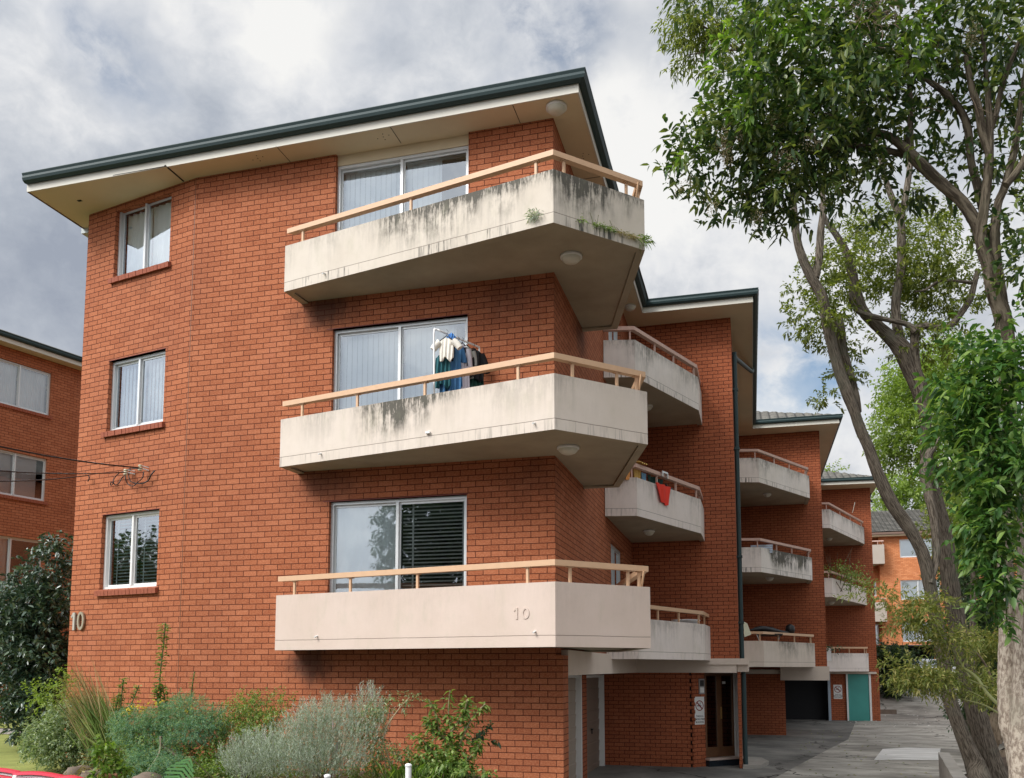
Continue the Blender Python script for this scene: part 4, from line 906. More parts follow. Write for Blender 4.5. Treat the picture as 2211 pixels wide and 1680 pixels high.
def garment(name, lab, t, col, width, length, drop, taper=1.0, sleeve=0, slen=.25, ang=0.0, waves=4, amp=.02, thick=.02, hanger=True, legs=False, cat='garment', dx=0, hang='dark'):
    c = fr(t) + np.array([dx, 0, 0]); u = np.array([math.cos(ang), math.sin(ang), 0]); nn = np.array([-u[1], u[0], 0]); t_ = thing(name, lab, cat, tuple(c - np.array([0, 0, drop + length])), 'laundry on the clothes stand')
    mb = MB(); mb.sm = True; NU, NV = 26, 16; ph = random.random() * 6
    for s_ in (1, -1):
        def P(i, j):
            a = i / NU * 2 - 1; v = j / NV; wv = width * (1 + (taper - 1) * v); sh = -.06 * (abs(a) ** 1.6) * max(0, 1 - v * 3)
            if legs and v > .42: a2 = a if abs(a) > .08 else math.copysign(.08 + .0, a if a else 1)
            else: a2 = a
            w2 = amp * math.sin(a * waves * 3.1 + ph + v * 2) * (.3 + v) + s_ * thick * math.sqrt(max(0, 1 - a * a))
            hem = .03 * math.sin(a * 5 + ph) * v
            return c + u * a2 * wv / 2 + nn * w2 + np.array([0, 0, -drop - length * v + sh - hem])
        G = [[P(i, j) for i in range(NU + 1)] for j in range(NV + 1)]; mb.grid(G if s_ > 0 else [r[::-1] for r in G])
    m_ = cloth(*col); b_ = mb.build('cloth', m_, t_)
    if sleeve:
        for s_ in (-1, 1):
            mb = MB(); a = c + u * s_ * width * .42 + np.array([0, 0, -drop - .05]); mb.tube([tuple(a), tuple(a + u * s_ * sleeve * .6 + np.array([0, 0, -slen * .45])), tuple(a + u * s_ * sleeve + np.array([0, 0, -slen]))], [.055, .05, .045], 10, k=3); mb.build('sleeve', m_, t_)
    if hanger:
        mb = MB(); hw = width * .42; mb.tube([tuple(c + np.array([0, 0, .03])), tuple(c + np.array([.02, 0, .0])), tuple(c + np.array([0, 0, -drop * .6]))], .003, 5); mb.tube([tuple(c - u * hw + np.array([0, 0, -drop - .03])), tuple(c + np.array([0, 0, -drop * .6])), tuple(c + u * hw + np.array([0, 0, -drop - .03]))], .008, 6); mb.build('hanger', M['black'] if hang == 'dark' else M['white_plastic'], t_)
    return t_
garment('baby_suit', 'small cream baby suit hanging in front of the white pole', .02, ('cream', (.78, .74, .66)), .22, .30, .10, .9, .10, .10, ang=.1, amp=.012, dx=.06)
garment('trousers', 'teal green trousers hanging behind the baby suit', .10, ('teal', (.03, .13, .15)), .20, .46, .30, 1.2, ang=.2, amp=.03, hanger=False, dx=-.04)
garment('shirt', 'mid blue shirt with short sleeves on the stand', .30, ('blue', (.06, .19, .40)), .24, .60, .08, 1.1, .08, .22, ang=.9, amp=.03)
garment('trousers', 'long blue trousers reaching below the handrail', .22, ('denim', (.08, .22, .42)), .30, .90, .10, 1.0, ang=.5, amp=.03, hanger=False)
garment('shirt', 'pale lilac white shirt hanging between the dark ones', .50, ('lilac', (.70, .66, .72)), .20, .84, .08, 1.3, .05, .25, ang=1.0, amp=.03, dx=.02)
garment('shirt', 'black shirt hanging between the blue and lilac shirts', .42, ('black', (.012, .012, .02)), .22, .48, .07, 1.0, .06, .25, ang=1.1)
garment('shirt', 'grey shirt beside the black coat', .66, ('grey', (.40, .40, .37)), .22, .42, .07, 1.0, .06, .2, ang=1.0)
garment('coat', 'black coat, rightmost on the clothes stand', .84, ('black2', (.01, .01, .012)), .28, .44, .08, 1.15, .10, .26, ang=.7, thick=.05)
garment('trousers', 'dark green trousers hanging behind the black coat', .92, ('green', (.015, .07, .055)), .22, .92, .10, .95, ang=.6, hanger=False)
garment('cap', 'bright blue folded cap cloth on top of the hangers', .24, ('skyblue', (.12, .32, .70)), .13, .09, -.02, 1.0, ang=.5, hanger=False, thick=.05, cat='cap')
# ---------------------------------------------------------------- things on the inner balconies
bev = Basis((-2.00, 16.40), (-.95, 18.95)); zt = 5.21
def drape(name, lab, u0, u1, z1, z0, n, col, cat='towel', amp=.02, over=False, group='washing on the inner balcony rail', taper=1.0, skew=0):
    mb = MB(); mb.sm = True; N = 20
    def P(i, j): a = i / N; v = j / 10; uc = (u0 + u1) / 2 + skew * v; w_ = (u1 - u0) * (1 + (taper - 1) * v); return bev.p(uc + (a - .5) * w_, n + amp * math.sin(a * 15 + v * 2), z1 + (z0 - z1) * v + .02 * math.sin(a * 7) * v)
    G = [[P(i, j) for i in range(N + 1)] for j in range(11)]; mb.grid(G)
    G2 = [[tuple(np.array(q) + np.array([-bev.n[0], -bev.n[1], 0]) * .012) for q in r[::-1]] for r in G]; mb.grid(G2)
    if over: mb.grid([[bev.p(u0 + (u1 - u0) * i / N, -.12 + .16 * j / 6, z1 + .02 + .03 * math.sin(math.pi * j / 6) + .015 * math.sin(i * 1.1)) for i in range(N + 1)] for j in range(7)])
    o = mb.build(name, cloth(*col)); return tag(o, lab, cat, group)
drape('towel', 'orange towel at the corner of the inner middle balcony', -.35, -.02, zt + .20, zt - .03, -.13, ('orange', (.60, .26, .08)))
drape('towel', 'mustard yellow towel folded over the balcony handrail', .10, .38, zt + .285, zt - .02, -.13, ('mustard', (.62, .40, .12)), over=True)
drape('towel', 'light blue towel between the mustard towel and the net', .42, .58, zt + .19, zt - .03, -.13, ('pale_blue', (.22, .42, .60)))
drape('net_bag', 'dark green net bag hanging under the handrail', .66, 1.28, zt + .19, zt - .02, -.13, ('net', (.02, .06, .05)), 'bag', .03)
drape('swimsuit', 'red cloth hanging over the outside of the balcony parapet', .70, 1.30, zt + .02, zt - .36, .035, ('red', (.72, .05, .03)), 'cloth', .02, taper=.62, skew=.05)
t_ = thing('clamp', 'chrome spring clamp gripping the balcony handrail', 'clamp', bev.p(1.12, .03, zt + .2)); mb = MB(); bev.box(mb, .98, 1.22, .0, .03, zt + .27, zt + .305); bev.box(mb, .98, 1.01, .0, .035, zt + .19, zt + .269); bev.box(mb, 1.19, 1.22, .0, .035, zt + .18, zt + .269); mb.build('jaw', simple('chrome', (.6, .6, .6), .2, .05, 9, metal=.8), t_)
mb = MB(); mb.tube([bev.p(1.28, -.06, zt + .1), bev.p(1.34, -.05, zt + .03), bev.p(1.45, -.04, zt + .02), bev.p(1.56, -.04, zt + .04)], [.012, .03, .028, .012], 8, k=3); tag(mb.build('cord_lock', M['black']), 'black strap lying on the parapet beside the net bag', 'strap')
mb = MB(); mb.lathe((-1.35, 19.45, 0), [(.001, 2.45), (.26, 2.45), (.30, 2.62), (.315, 2.63), (.315, 2.65), (.27, 2.65), (.25, 2.50), (.001, 2.48)], 24); tag(mb.build('tub', M['white_plastic']), 'white plastic tub on the lowest inner balcony', 'tub')
# rear wing balconies: laundry basket, folding table, umbrella, plants
W3x, W3y = XW[1] + 2.65, YW[2] - 20.4
t_ = thing('laundry_basket', 'pale blue stacked plastic basket behind the middle wing parapet', 'basket', (W3x - 2.25, W3y + 16.85, 5.1))
mb = MB(); x0, y0 = W3x - 2.30, W3y + 16.72
for i in range(4): mb.box((x0 - .004 * i, y0, 5.06 + i * .065), (x0 + .62 + .004 * i, y0 + .42, 5.11 + i * .065))
mb.build('slatted_side', simple('basket_plastic', (.50, .58, .68), .4, .1, 9), t_); mb = MB(); mb.box((x0 + .03, y0 + .03, 5.05), (x0 + .58, y0 + .38, 5.30)); mb.build('folded_linen', cloth('linen', (.62, .62, .64)), t_)
t_ = thing('folding_table', 'small white legged folding table on the lowest balcony of the middle wing', 'table', (W3x - 1.7, W3y + 17.4, 2.4))
mb = MB(); mb.box((W3x - 2.2, W3y + 16.9, 2.60), (W3x - 1.45, W3y + 18.2, 2.63)); mb.build('tabletop', M['black'], t_)
for a, c in (((W3x - 2.2, W3y + 16.9), (W3x - 2.0, W3y + 17.2)), ((W3x - 1.5, W3y + 17.9), (W3x - 1.7, W3y + 17.6))): mb = MB(); mb.tube([(*a, 2.60), (*c, 2.1)], .014, 6); mb.build('leg', M['white_plastic'], t_)
t_ = thing('umbrella', 'rolled black umbrella lying on the lowest balcony rail of the middle wing', 'umbrella', (W3x - 1.6, W3y + 17.3, 2.7)); mb = MB(); mb.tube([(W3x - 2.4, W3y + 16.8, 2.74), (W3x - 2.0, W3y + 17.2, 2.80), (W3x - 1.5, W3y + 17.7, 2.72), (W3x - 1.2, W3y + 18.2, 2.70)], [.02, .09, .06, .03], 10, k=4, jit=.3); mb.build('canopy', M['black'], t_); mb = MB(); mb.lathe((W3x - 1.18, W3y + 18.25, 0), [(.001, 2.66), (.12, 2.68), (.15, 2.80), (.13, 2.92), (.05, 2.97), (.001, 2.98)], 12); mb.build('handle', M['black'], t_)
mb = MB(); mb.lathe((W3x - 2.25, W3y + 17.0, 0), [(.001, 8.12), (.02, 8.05), (.22, 7.98), (.20, 7.975), (.001, 7.98)], 16); tag(mb.build('incense_dish', M['metal_dark']), 'dark metal dish on the top balcony of the middle wing', 'dish')
W4x, W4y = XW[2] + 2.75, YW[3] - 22.2
def pts_near(c, s, n): return np.array(c) + RNG.normal(size=(n, 3)) * np.array(s)
t_ = thing('balcony_plant', 'straggly dark shrub growing over the middle balcony of the rear wing', 'plant', (W4x - 1.8, W4y + 17.2, 4.5))
mb = MB()
for i in range(9):
    a = np.array([W4x - 2.1 + random.random() * .8, W4y + 16.9 + random.random() * 1.4, 4.6]); q = a + np.array([random.uniform(-.5, .7), random.uniform(-.3, .3), random.uniform(.8, 1.9)]); mb.tube([tuple(a), tuple((a + q) / 2 + RNG.normal(size=3) * .1), tuple(q)], [.018, .012, .004], 5, k=3)
mb.build('stem', M['twig'], t_)
P = np.concatenate([pts_near((W4x - 1.75, W4y + 17.0, 5.45), (.35, .4, .16), 260), pts_near((W4x - 1.2, W4y + 17.9, 5.30), (.3, .5, .12), 200), pts_near((W4x - 1.35, W4y + 17.4, 4.95), (.12, .4, .16), 120), pts_near((W4x - .95, W4y + 18.5, 5.35), (.2, .3, .2), 60)])
leaves('leaf', P, rnd(len(P)), rnd(len(P)), .11, .05, M['lf_green'], t_)
t_ = thing('balcony_plant', 'small potted plants lined up behind the lowest rear wing parapet', 'plant', (W4x - 1.6, W4y + 19, 2.3)); P = pts_near((W4x - 2.1, W4y + 18.8, 2.42), (.3, .2, .08), 100); leaves('leaf', P, rnd(100), rnd(100), .10, .05, M['lf_dark'], t_)
mb = MB(); mb.box((W4x - 2.3, W4y + 18.85, 1.9), (W4x - 2.0, W4y + 19.05, 2.42)); mb.build('pot', M['white_plastic'], t_)
mb = MB(); mb.tube([(W4x - .98, W4y + 18.9, 8.0), (W4x - .86, W4y + 18.95, 8.45)], .012, 5); tag(mb.build('stick', simple('pale_stick', (.6, .55, .45), .6, .1, 8)), 'pale stick poking up from the rear top balcony', 'stick')
# weeds rooted in the joint of the top front balcony
def weed(lab, pts, n, L, m, spread=(.04, .03, .03)):
    c = np.mean([p for p in pts], 0); t_ = thing('weed', lab, 'weed', tuple(c), 'weeds in the balcony joint'); P = np.concatenate([pts_near(p, spread, n) for p in pts]); D = rnd(len(P)) + np.array([bfn[0], bfn[1], -.1]) * .8; leaves('leaf', P, D, rnd(len(P)), L, .012, m, t_, droop=.5)
    mb = MB()
    for p in pts:
        for i in range(3): e = np.array(p) + RNG.normal(size=3) * .05; mb.tube([tuple(p), tuple(e)], .003, 4)
    mb.build('stem', M['stem_green'], t_)
bfn = bf.n; br = Basis(FCH[2], FCH[3]); bfn2 = br.n
weed('grey green tuft with trailing root on the left face of the top balcony', [bf.p(4.22, .01, 7.42), bf.p(4.24, .01, 7.44)], 45, .085, M['lf_silver'])
bfn = bfn2
weed('small green tuft nearest the corner on the right face of the top balcony', [br.p(.42, .01, 7.42)], 40, .05, M['lf_green'])
weed('row of bright green weeds along the joint of the top balcony', [br.p(.62 + .055 * i, .01, 7.415) for i in range(7)], 26, .042, M['lf_green'], (.025, .015, .015))
weed('dry brown moss strip near the far end of the joint', [br.p(1.02 + .06 * i, .01, 7.405) for i in range(6)], 40, .035, M['lf_straw'], (.03, .015, .015))
weed('spiky green tuft at the far right end of the top balcony', [br.p(1.42, .01, 7.40), br.p(1.47, .0, 7.39)], 30, .11, M['lf_green'])
# ---------------------------------------------------------------- trees on the right
def limb(mb, pts, D, r, k=5, n=10, jit=.06):       # pts [(x, y, r_px[, D])]
    P = []; Rr = []
    for q in pts:
        d = q[3] if len(q) > 3 else D; P.append(tuple(at(q[0], q[1], d))); Rr.append(q[2] * d / F * r)
    mb.tube(P, Rr, n, k=k, jit=jit)
t_ = thing('tree', 'twin stemmed grey brown tree leaning beside the driveway', 'tree', tuple(onZ(2110, 1720, -.4)))
mb = MB()
limb(mb, [(2150, 1760, 30.0, 14.4), (2122, 1700, 24.3, 14.6), (2105, 1650, 20.8), (2090, 1616, 16.8), (2069, 1563, 15.0), (2047, 1496, 14.4), (2034, 1400, 13.8), (2021, 1336, 13.8), (2009, 1271, 13.3), (1996, 1207, 13.3), (1980, 1170, 12.7), (1960, 1136, 13.3), (1925, 1085, 13.8), (1896, 1024, 12.7), (1875, 965, 11.5), (1859, 930, 11.5), (1845, 890, 11.1), (1830, 849, 12.8), (1812, 800, 12.0), (1796, 743, 11.1), (1783, 685, 11.1), (1775, 640, 11.1), (1748, 592, 10.3), (1725, 534, 8.5), (1715, 470, 7.7), (1712, 400, 6.0)], 14.8, 1, n=16)
limb(mb, [(1760, 600, 9.4), (1768, 560, 8.5), (1772, 500, 7.7), (1778, 440, 6.0), (1770, 380, 4.3)], 14.8, 1)
limb(mb, [(1852, 890, 8.4, 14.9), (1844, 850, 10.3, 15), (1831, 800, 10.3, 15.1), (1819, 755, 10.3, 15.1), (1812, 704, 11.1, 15.1), (1806, 680, 7.7, 15.1)], 15, 1)
limb(mb, [(2010, 1260, 5.2, 14.7), (2022, 1200, 8.1, 14.9), (2016, 1120, 8.7, 15), (2003, 1060, 9.8, 15.1), (1995, 1010, 10.4, 15.2), (2003, 985, 8.7, 15.3), (2025, 950, 7.0, 15.4), (2045, 915, 5.2, 15.5)], 15, 1)
tr = mb.build('trunk', M['tree_dark'], t_)
mb = MB()
limb(mb, [(2185, 1770, 34.7), (2165, 1720, 27.8), (2148, 1670, 24.3), (2128, 1610, 21.9), (2108, 1540, 20.8), (2092, 1482, 19.6), (2078, 1402, 19.1), (2062, 1322, 18.5), (2052, 1260, 17.9), (2045, 1200, 17.4), (2035, 1140, 16.8), (2020, 1080, 15.0), (2005, 1020, 12.7), (1999, 970, 12.1), (1998, 903, 11.5), (1985, 840, 17.1), (1966, 795, 18.8), (1945, 750, 18.8), (1915, 722, 13.7), (1892, 701, 12.0), (1864, 672, 11.1), (1849, 628, 10.3), (1838, 582, 9.4), (1825, 540, 7.7), (1806, 508, 6.8), (1786, 480, 5.1), (1770, 440, 3.4)], 15.6, 1, n=18)
limb(mb, [(1945, 745, 12.0), (1936, 695, 10.3), (1934, 650, 9.4), (1941, 610, 9.4), (1947, 566, 9.4), (1946, 520, 9.4), (1945, 480, 7.7), (1930, 438, 6.8), (1916, 400, 6.0), (1900, 340, 4.3), (1890, 280, 2.6)], 15.6, 1)
limb(mb, [(1946, 470, 6.8), (1956, 420, 6.8), (1966, 347, 6.0), (1967, 280, 5.1), (1960, 200, 3.4)], 15.6, 1)
limb(mb, [(1996, 900, 9.7), (1985, 830, 10.3), (1977, 780, 9.4), (1975, 740, 9.4), (1978, 715, 10.3), (1998, 704, 7.7), (2035, 709, 7.7), (2060, 695, 6.8), (2078, 672, 6.8), (2095, 645, 6.8), (2104, 611, 6.0), (2112, 582, 5.1)], 15.5, 1)
limb(mb, [(1975, 715, 8.5), (1957, 700, 6.0), (1918, 691, 5.1), (1883, 683, 6.0), (1852, 672, 5.1), (1838, 650, 4.3), (1835, 625, 2.6)], 15.4, 1)
limb(mb, [(2104, 611, 4.3), (2075, 608, 3.4), (2030, 607, 3.4), (2000, 625, 2.6), (1975, 630, 1.7)], 15.5, 1)
mb.build('trunk', M['tree_dark'], t_)
B = [(1790, 620, 15.5, 90, 70, 1.0, 60), (1850, 560, 16, 90, 70, 1.2, 60), (1990, 560, 16, 95, 75, 1.2, 80), (2040, 640, 16, 75, 75, 1.0, 60), (1960, 610, 16, 90, 60, 1, 50), (1760, 690, 15, 55, 45, .6, 26), (1880, 500, 16, 70, 35, 1, 16), (1830, 740, 15.3, 55, 30, .5, 14), (1990, 740, 15.6, 80, 40, .6, 26), (1940, 450, 16, 90, 30, 1.0, 10), (1835, 800, 15, 30, 40, .3, 8), (1785, 850, 15, 20, 25, .2, 5), (2010, 480, 16, 70, 40, 1, 18)]
foliage('crown', B, .078, .036, M['lf_mid'], t_, TL=.26, per=16, droop=.3, dens=2.6, shell=.5)
# pale stemmed tree with the large glossy crown
t_ = thing('tree', 'pale barked broadleaf tree at the right edge with a spreading glossy crown', 'tree', tuple(at(2190, 1800, 9.2)))
mb = MB()
limb(mb, [(2225, 1790, 31.7), (2215, 1700, 26.9), (2205, 1650, 26.1), (2196, 1600, 26.1), (2190, 1560, 30.1), (2180, 1500, 23.8), (2178, 1430, 20.6), (2178, 1352, 19.8), (2172, 1240, 15.6), (2164, 1078, 15.6), (2172, 950, 15.6), (2180, 840, 16.2)], 9.2, 1, n=16, jit=.1)
mb.build('trunk', M['tree_pale'], t_); mb = MB()
limb(mb, [(2168, 950, 17.3), (2176, 840, 18.0), (2172, 743, 18.7), (2164, 679, 17.3), (2146, 630, 15.8), (2137, 582, 14.4), (2124, 534, 13.0), (2118, 500, 11.5), (2126, 440, 10.1), (2134, 365, 9.4), (2137, 292, 7.9), (2134, 219, 6.5), (2128, 146, 5.0), (2120, 60, 3.6)], 9.2, 1, n=14, jit=.08)
limb(mb, [(2176, 760, 13.0), (2168, 690, 13.0), (2160, 630, 12.2), (2151, 560, 10.8), (2148, 500, 10.1), (2155, 440, 8.6), (2170, 402, 8.6), (2189, 330, 7.9), (2203, 240, 6.5), (2215, 150, 5.8)], 9.2, 1)
limb(mb, [(2128, 560, 14), (2112, 493, 13), (2079, 438, 12), (2042, 405, 12), (2006, 372, 12), (1973, 340, 12), (1955, 321, 10), (1915, 292, 8), (1870, 282, 6), (1820, 260, 4), (1760, 240, 3)], 9.3, 1)
limb(mb, [(1958, 330, 8), (1962, 300, 7), (1966, 256, 6), (1964, 183, 4), (1950, 120, 3)], 9.3, 1); limb(mb, [(1955, 335, 7), (1896, 321, 6), (1823, 314, 5), (1750, 330, 3)], 9.4, 1)
limb(mb, [(2126, 470, 9), (2110, 400, 9), (2097, 350, 8), (2088, 270, 8), (2060, 219, 7), (2020, 185, 6), (1985, 160, 5), (1930, 120, 3)], 9.4, 1)
limb(mb, [(2134, 330, 8), (2120, 280, 9), (2112, 230, 8), (2098, 190, 7), (2085, 120, 5)], 9.2, 1); limb(mb, [(2137, 280, 8), (2152, 240, 6), (2165, 180, 5), (2200, 90, 4)], 9.2, 1); limb(mb, [(2172, 400, 8), (2210, 350, 8), (2240, 280, 8)], 9.0, 1)
mb.build('branch', M['tree_mid'], t_)
mb = MB(); limb(mb, [(2212, 1790, 30, 9.0), (2211, 1650, 30, 9.0), (2208, 1560, 26, 9.0), (2206, 1450, 18, 9.0), (2204, 1375, 13, 9.0), (2208, 1250, 11, 9), (2209, 1150, 11, 9), (2207, 1050, 11, 9), (2212, 950, 13, 9), (2230, 850, 12, 9)], 9, 1, n=14, jit=.1); mb.build('trunk', M['tree_pale'], t_)
B = [(1680, 130, 9.5, 110, 95, .7, 120), (1800, 90, 9.6, 120, 90, .9, 120), (1640, 260, 9.4, 105, 85, .7, 120), (1760, 260, 9.3, 120, 110, .9, 170), (1560, 340, 9.5, 85, 60, .5, 62), (1480, 350, 9.5, 45, 38, .3, 20), (1720, 380, 9.4, 120, 75, .7, 110), (1850, 200, 9.3, 110, 110, .9, 120), (1660, 440, 9.5, 60, 35, .4, 26), (1560, 430, 9.5, 35, 30, .3, 10), (1870, 330, 9.5, 85, 60, .7, 60), (1560, 210, 9.5, 45, 60, .5, 24), (1600, 100, 9.6, 55, 45, .5, 20)]
B += [(1560, -110, 10, 120, 90, 1.0, 70), (1750, -130, 10.2, 150, 110, 1.1, 100), (1950, -130, 10.2, 150, 110, 1.1, 100), (2150, -120, 10, 140, 110, 1.0, 80), (2330, 100, 9.6, 130, 180, 1.2, 120), (2420, 420, 9.6, 130, 200, 1.2, 120)]  # crown carried on out of view, added to shade the wings and driveway
foliage('crown', B, .094, .043, M['lf_privet'], t_, TL=.28, per=10, shape='curve', droop=.24, dens=1.15, shell=.42, jit=.5)
B = [(1960, 60, 9.4, 120, 80, .9, 110), (2080, 40, 9.4, 110, 70, .9, 110), (2180, 60, 9.2, 80, 90, .9, 90), (2040, 150, 9.5, 110, 80, .9, 70), (2160, 180, 9.3, 80, 90, .8, 60), (1960, 250, 9.7, 80, 80, .7, 30), (2040, 300, 9.7, 80, 70, .7, 26), (2180, 320, 9.4, 50, 90, .5, 30), (2190, 470, 9.2, 40, 80, .4, 44), (2200, 600, 9, 32, 70, .4, 40), (2080, 390, 9.7, 70, 50, .6, 26), (1930, 400, 9.8, 70, 50, .5, 26)]
foliage('crown', B, .098, .045, M['lf_privet'], t_, TL=.28, per=9, shape='curve', droop=.24, dens=.85, shell=.42, jit=.5)
B = [(1620, 40, 9.2, 70, 60, .3, 16), (1700, 60, 9.0, 60, 50, .3, 12), (1840, 50, 9, 40, 40, .2, 7), (1960, 130, 8.9, 30, 30, .2, 6), (1980, 30, 8.9, 50, 30, .2, 8), (1560, 190, 9.2, 30, 50, .2, 6), (1640, 200, 8.9, 60, 60, .2, 10), (1500, 330, 9.3, 30, 20, .2, 4)]
foliage('young_leaf', B, .11, .045, M['lf_bright'], t_, TL=.18, per=8, shape='curve', droop=.4, dens=1.2)
# seed panicles
C, _ = blobpts([(1570, 330, 9.2, 14, 30, .1, 12), (1560, 300, 9.2, 16, 30, .1, 8), (1690, 345, 9.1, 26, 36, .15, 26), (1590, 290, 9.2, 10, 20, .1, 6), (1750, 300, 9, 20, 16, .1, 6), (2095, 65, 8.9, 14, 26, .1, 8), (1480, 400, 9.4, 18, 10, .1, 4), (1540, 440, 9.4, 16, 16, .1, 4), (1640, 470, 9.4, 20, 10, .1, 4), (1675, 260, 9.1, 14, 14, .1, 5)])
P = (C[:, None] + RNG.normal(size=(len(C), 34, 3)) * np.array([.032, .032, .05])).reshape(-1, 3); leaves('seed_cluster', P, rnd(len(P)), rnd(len(P)), .016, .012, M['lf_flower'], t_)
# bare twigs in the crown
mb = MB()
for i in range(46):
    x, y = random.uniform(1830, 2190), random.uniform(0, 260); D0 = random.uniform(9.0, 9.6); dx, dy = random.uniform(-70, 70), random.uniform(-60, 50)
    a, b_ = at(x, y, D0), at(x + dx, y + dy, D0 + random.uniform(-.2, .2)); m_ = (a + b_) / 2 + RNG.normal(size=3) * .04; mb.tube([tuple(a), tuple(m_), tuple(b_)], [.007, .005, .002], 4, k=3, cap=False)
mb.build('twig', M['twig'], t_)
mb = MB()
for i in range(130):
    x, y = random.gauss(1885, 42), random.gauss(25, 30); D0 = random.uniform(8.75, 9.1); dx, dy = random.uniform(-45, 45), random.uniform(-40, 40)
    a, b_ = at(x, y, D0), at(x + dx, y + dy, D0 + random.uniform(-.1, .1)); mb.tube([tuple(a), tuple((a + b_) / 2 + RNG.normal(size=3) * .03), tuple(b_)], [.004, .003, .0015], 4, k=3, cap=False)
mb.build('dead_twig', simple('bleached_dead_twig', (.24, .17, .12), .85, .2, 9), t_)
# creeper curtain climbing the pale stem
t_ = thing('creeper', 'large leaved green creeper hanging over the pale trunk at the right edge', 'climbing plant', tuple(at(2150, 1340, 8.2)))
B = [(2150, 800, 8.4, 60, 60, .3, 34), (2120, 860, 8.4, 90, 80, .35, 70), (2080, 900, 8.6, 55, 80, .35, 36), (2135, 980, 8.3, 75, 80, .35, 62), (2050, 960, 8.6, 40, 50, .3, 16), (2190, 900, 8.2, 50, 120, .3, 50), (2170, 1060, 8.2, 40, 70, .2, 30), (2110, 1070, 8.4, 45, 50, .3, 22), (2185, 740, 8.4, 40, 60, .3, 20), (2100, 760, 8.5, 40, 40, .2, 9), (2190, 1010, 8.2, 30, 60, .3, 14)]
foliage('leaf', B, .115, .050, M['lf_vine'], t_, TL=.30, per=8, shape='curve', droop=.35, dens=1.15, shell=.5, jit=.5)
B = [(2135, 1130, 8.2, 32, 50, .15, 26), (2140, 1210, 8.2, 28, 60, .15, 24), (2145, 1290, 8.2, 22, 50, .12, 18), (2115, 1190, 8.3, 20, 40, .15, 8), (2105, 1130, 8.4, 30, 40, .2, 8), (2160, 1330, 8.2, 14, 20, .1, 5), (2150, 1170, 8.2, 20, 90, .1, 14)]
foliage('leaf', B, .10, .050, M['lf_vine'], t_, TL=.2, per=8, shape='curve', droop=.3, dens=1.4, shell=.7)
mb = MB()
for x0, x1 in ((2128, 2145), (2150, 2160), (2140, 2170), (2138, 2150)): limb(mb, [(x0, 940, 2), ((x0 + x1) / 2 + 4, 1100, 2), (x1, 1240, 2), (x1 + 4, 1352, 2)], 8.3, 1, n=5)
mb.build('stem', M['stem_green'], t_)
# thin outer tree, upper left of the crown
t_ = thing('tree', 'small leaved tree whose sparse branch tip shows at the top beside the glossy crown', 'tree', tuple(at(1640, 1500, 17)))
mb = MB(); limb(mb, [(1720, 330, 4), (1705, 240, 4), (1680, 150, 5), (1640, 110, 4), (1590, 105, 3), (1540, 70, 2), (1490, 40, 1.5)], 17, 1); limb(mb, [(1620, 108, 3), (1560, 60, 2), (1520, 20, 1.5)], 17, 1); limb(mb, [(1600, 108, 2), (1540, 110, 1.5), (1480, 120, 1)], 17, 1); mb.build('trunk', M['twig'], t_)
B = [(1500, 30, 17, 55, 35, .7, 44), (1490, 95, 17, 45, 35, .6, 34), (1550, 110, 17, 40, 25, .5, 22), (1545, 50, 17, 45, 30, .5, 30), (1600, 30, 17, 40, 40, .5, 20), (1470, 60, 17, 30, 40, .5, 16)]
foliage('crown', B, .10, .032, M['lf_mid'], t_, TL=.34, per=14, droop=.7, dens=1.5, shell=.6)
# lime green trees further back
def bgtree(lab, base, trunk, B, L, W_, m, TL, per, dens, group='trees beyond the driveway', D=24, bark_='tree_dark', droop=.3):
    t = thing('tree', lab, 'tree', tuple(base), group); mb = MB()
    for tk in trunk: limb(mb, tk, D, 1, n=8)
    mb.build('trunk', M[bark_], t); foliage('crown', B, L, W_, m, t, TL=TL, per=per, dens=dens, shell=.5, droop=droop); return t
bgtree('lime green tree rising behind the leaning twin trunks', at(2095, 1640, 24), [[(2095, 1640, 8), (2078, 1400, 7), (2045, 1150, 7), (2010, 950, 6), (1975, 830, 4)]],
    [(1980, 800, 24, 60, 45, 1.6, 60), (1950, 850, 24, 45, 50, 1.4, 60), (2010, 870, 24, 60, 70, 1.6, 90), (1940, 930, 24, 50, 45, 1.4, 60), (1960, 985, 24, 45, 30, 1.2, 40), (2040, 800, 24, 60, 60, 1.6, 70), (2060, 950, 24, 60, 90, 1.6, 90), (1925, 965, 24, 25, 30, .8, 16)], .10, .050, M['lf_lime'], .4, 14, 3.6)
bgtree('flat topped pale green tree above the far tiled roof', at(1930, 1500, 75), [[(1945, 1400, 6), (1940, 1250, 5), (1930, 1100, 4), (1950, 1040, 3)]],
    [(1920, 1060, 75, 50, 22, 2.5, 60), (1970, 1040, 75, 60, 26, 2.5, 80), (2030, 1060, 75, 60, 40, 3, 90), (1900, 1100, 75, 30, 18, 2, 26), (1960, 1090, 75, 60, 26, 2.5, 60), (2070, 1110, 75, 50, 60, 3, 90), (1800, 1010, 75, 16, 5, 1.5, 8)], .30, .14, M['lf_lime'], 1.0, 14, 1.6, D=75)
bgtree('grey green hazy tree beside the far block', at(2075, 1500, 40), [[(2080, 1500, 12), (2085, 1300, 10), (2075, 1150, 8)]],
    [(2060, 1150, 40, 60, 60, 2.5, 120), (2090, 1060, 40, 60, 80, 2.5, 120), (2130, 1160, 40, 60, 90, 2.5, 120), (2050, 1230, 40, 30, 40, 1.5, 30), (2170, 1080, 40, 60, 90, 2.5, 90)], .16, .07, M['lf_mid'], .6, 14, 2.0, D=40)
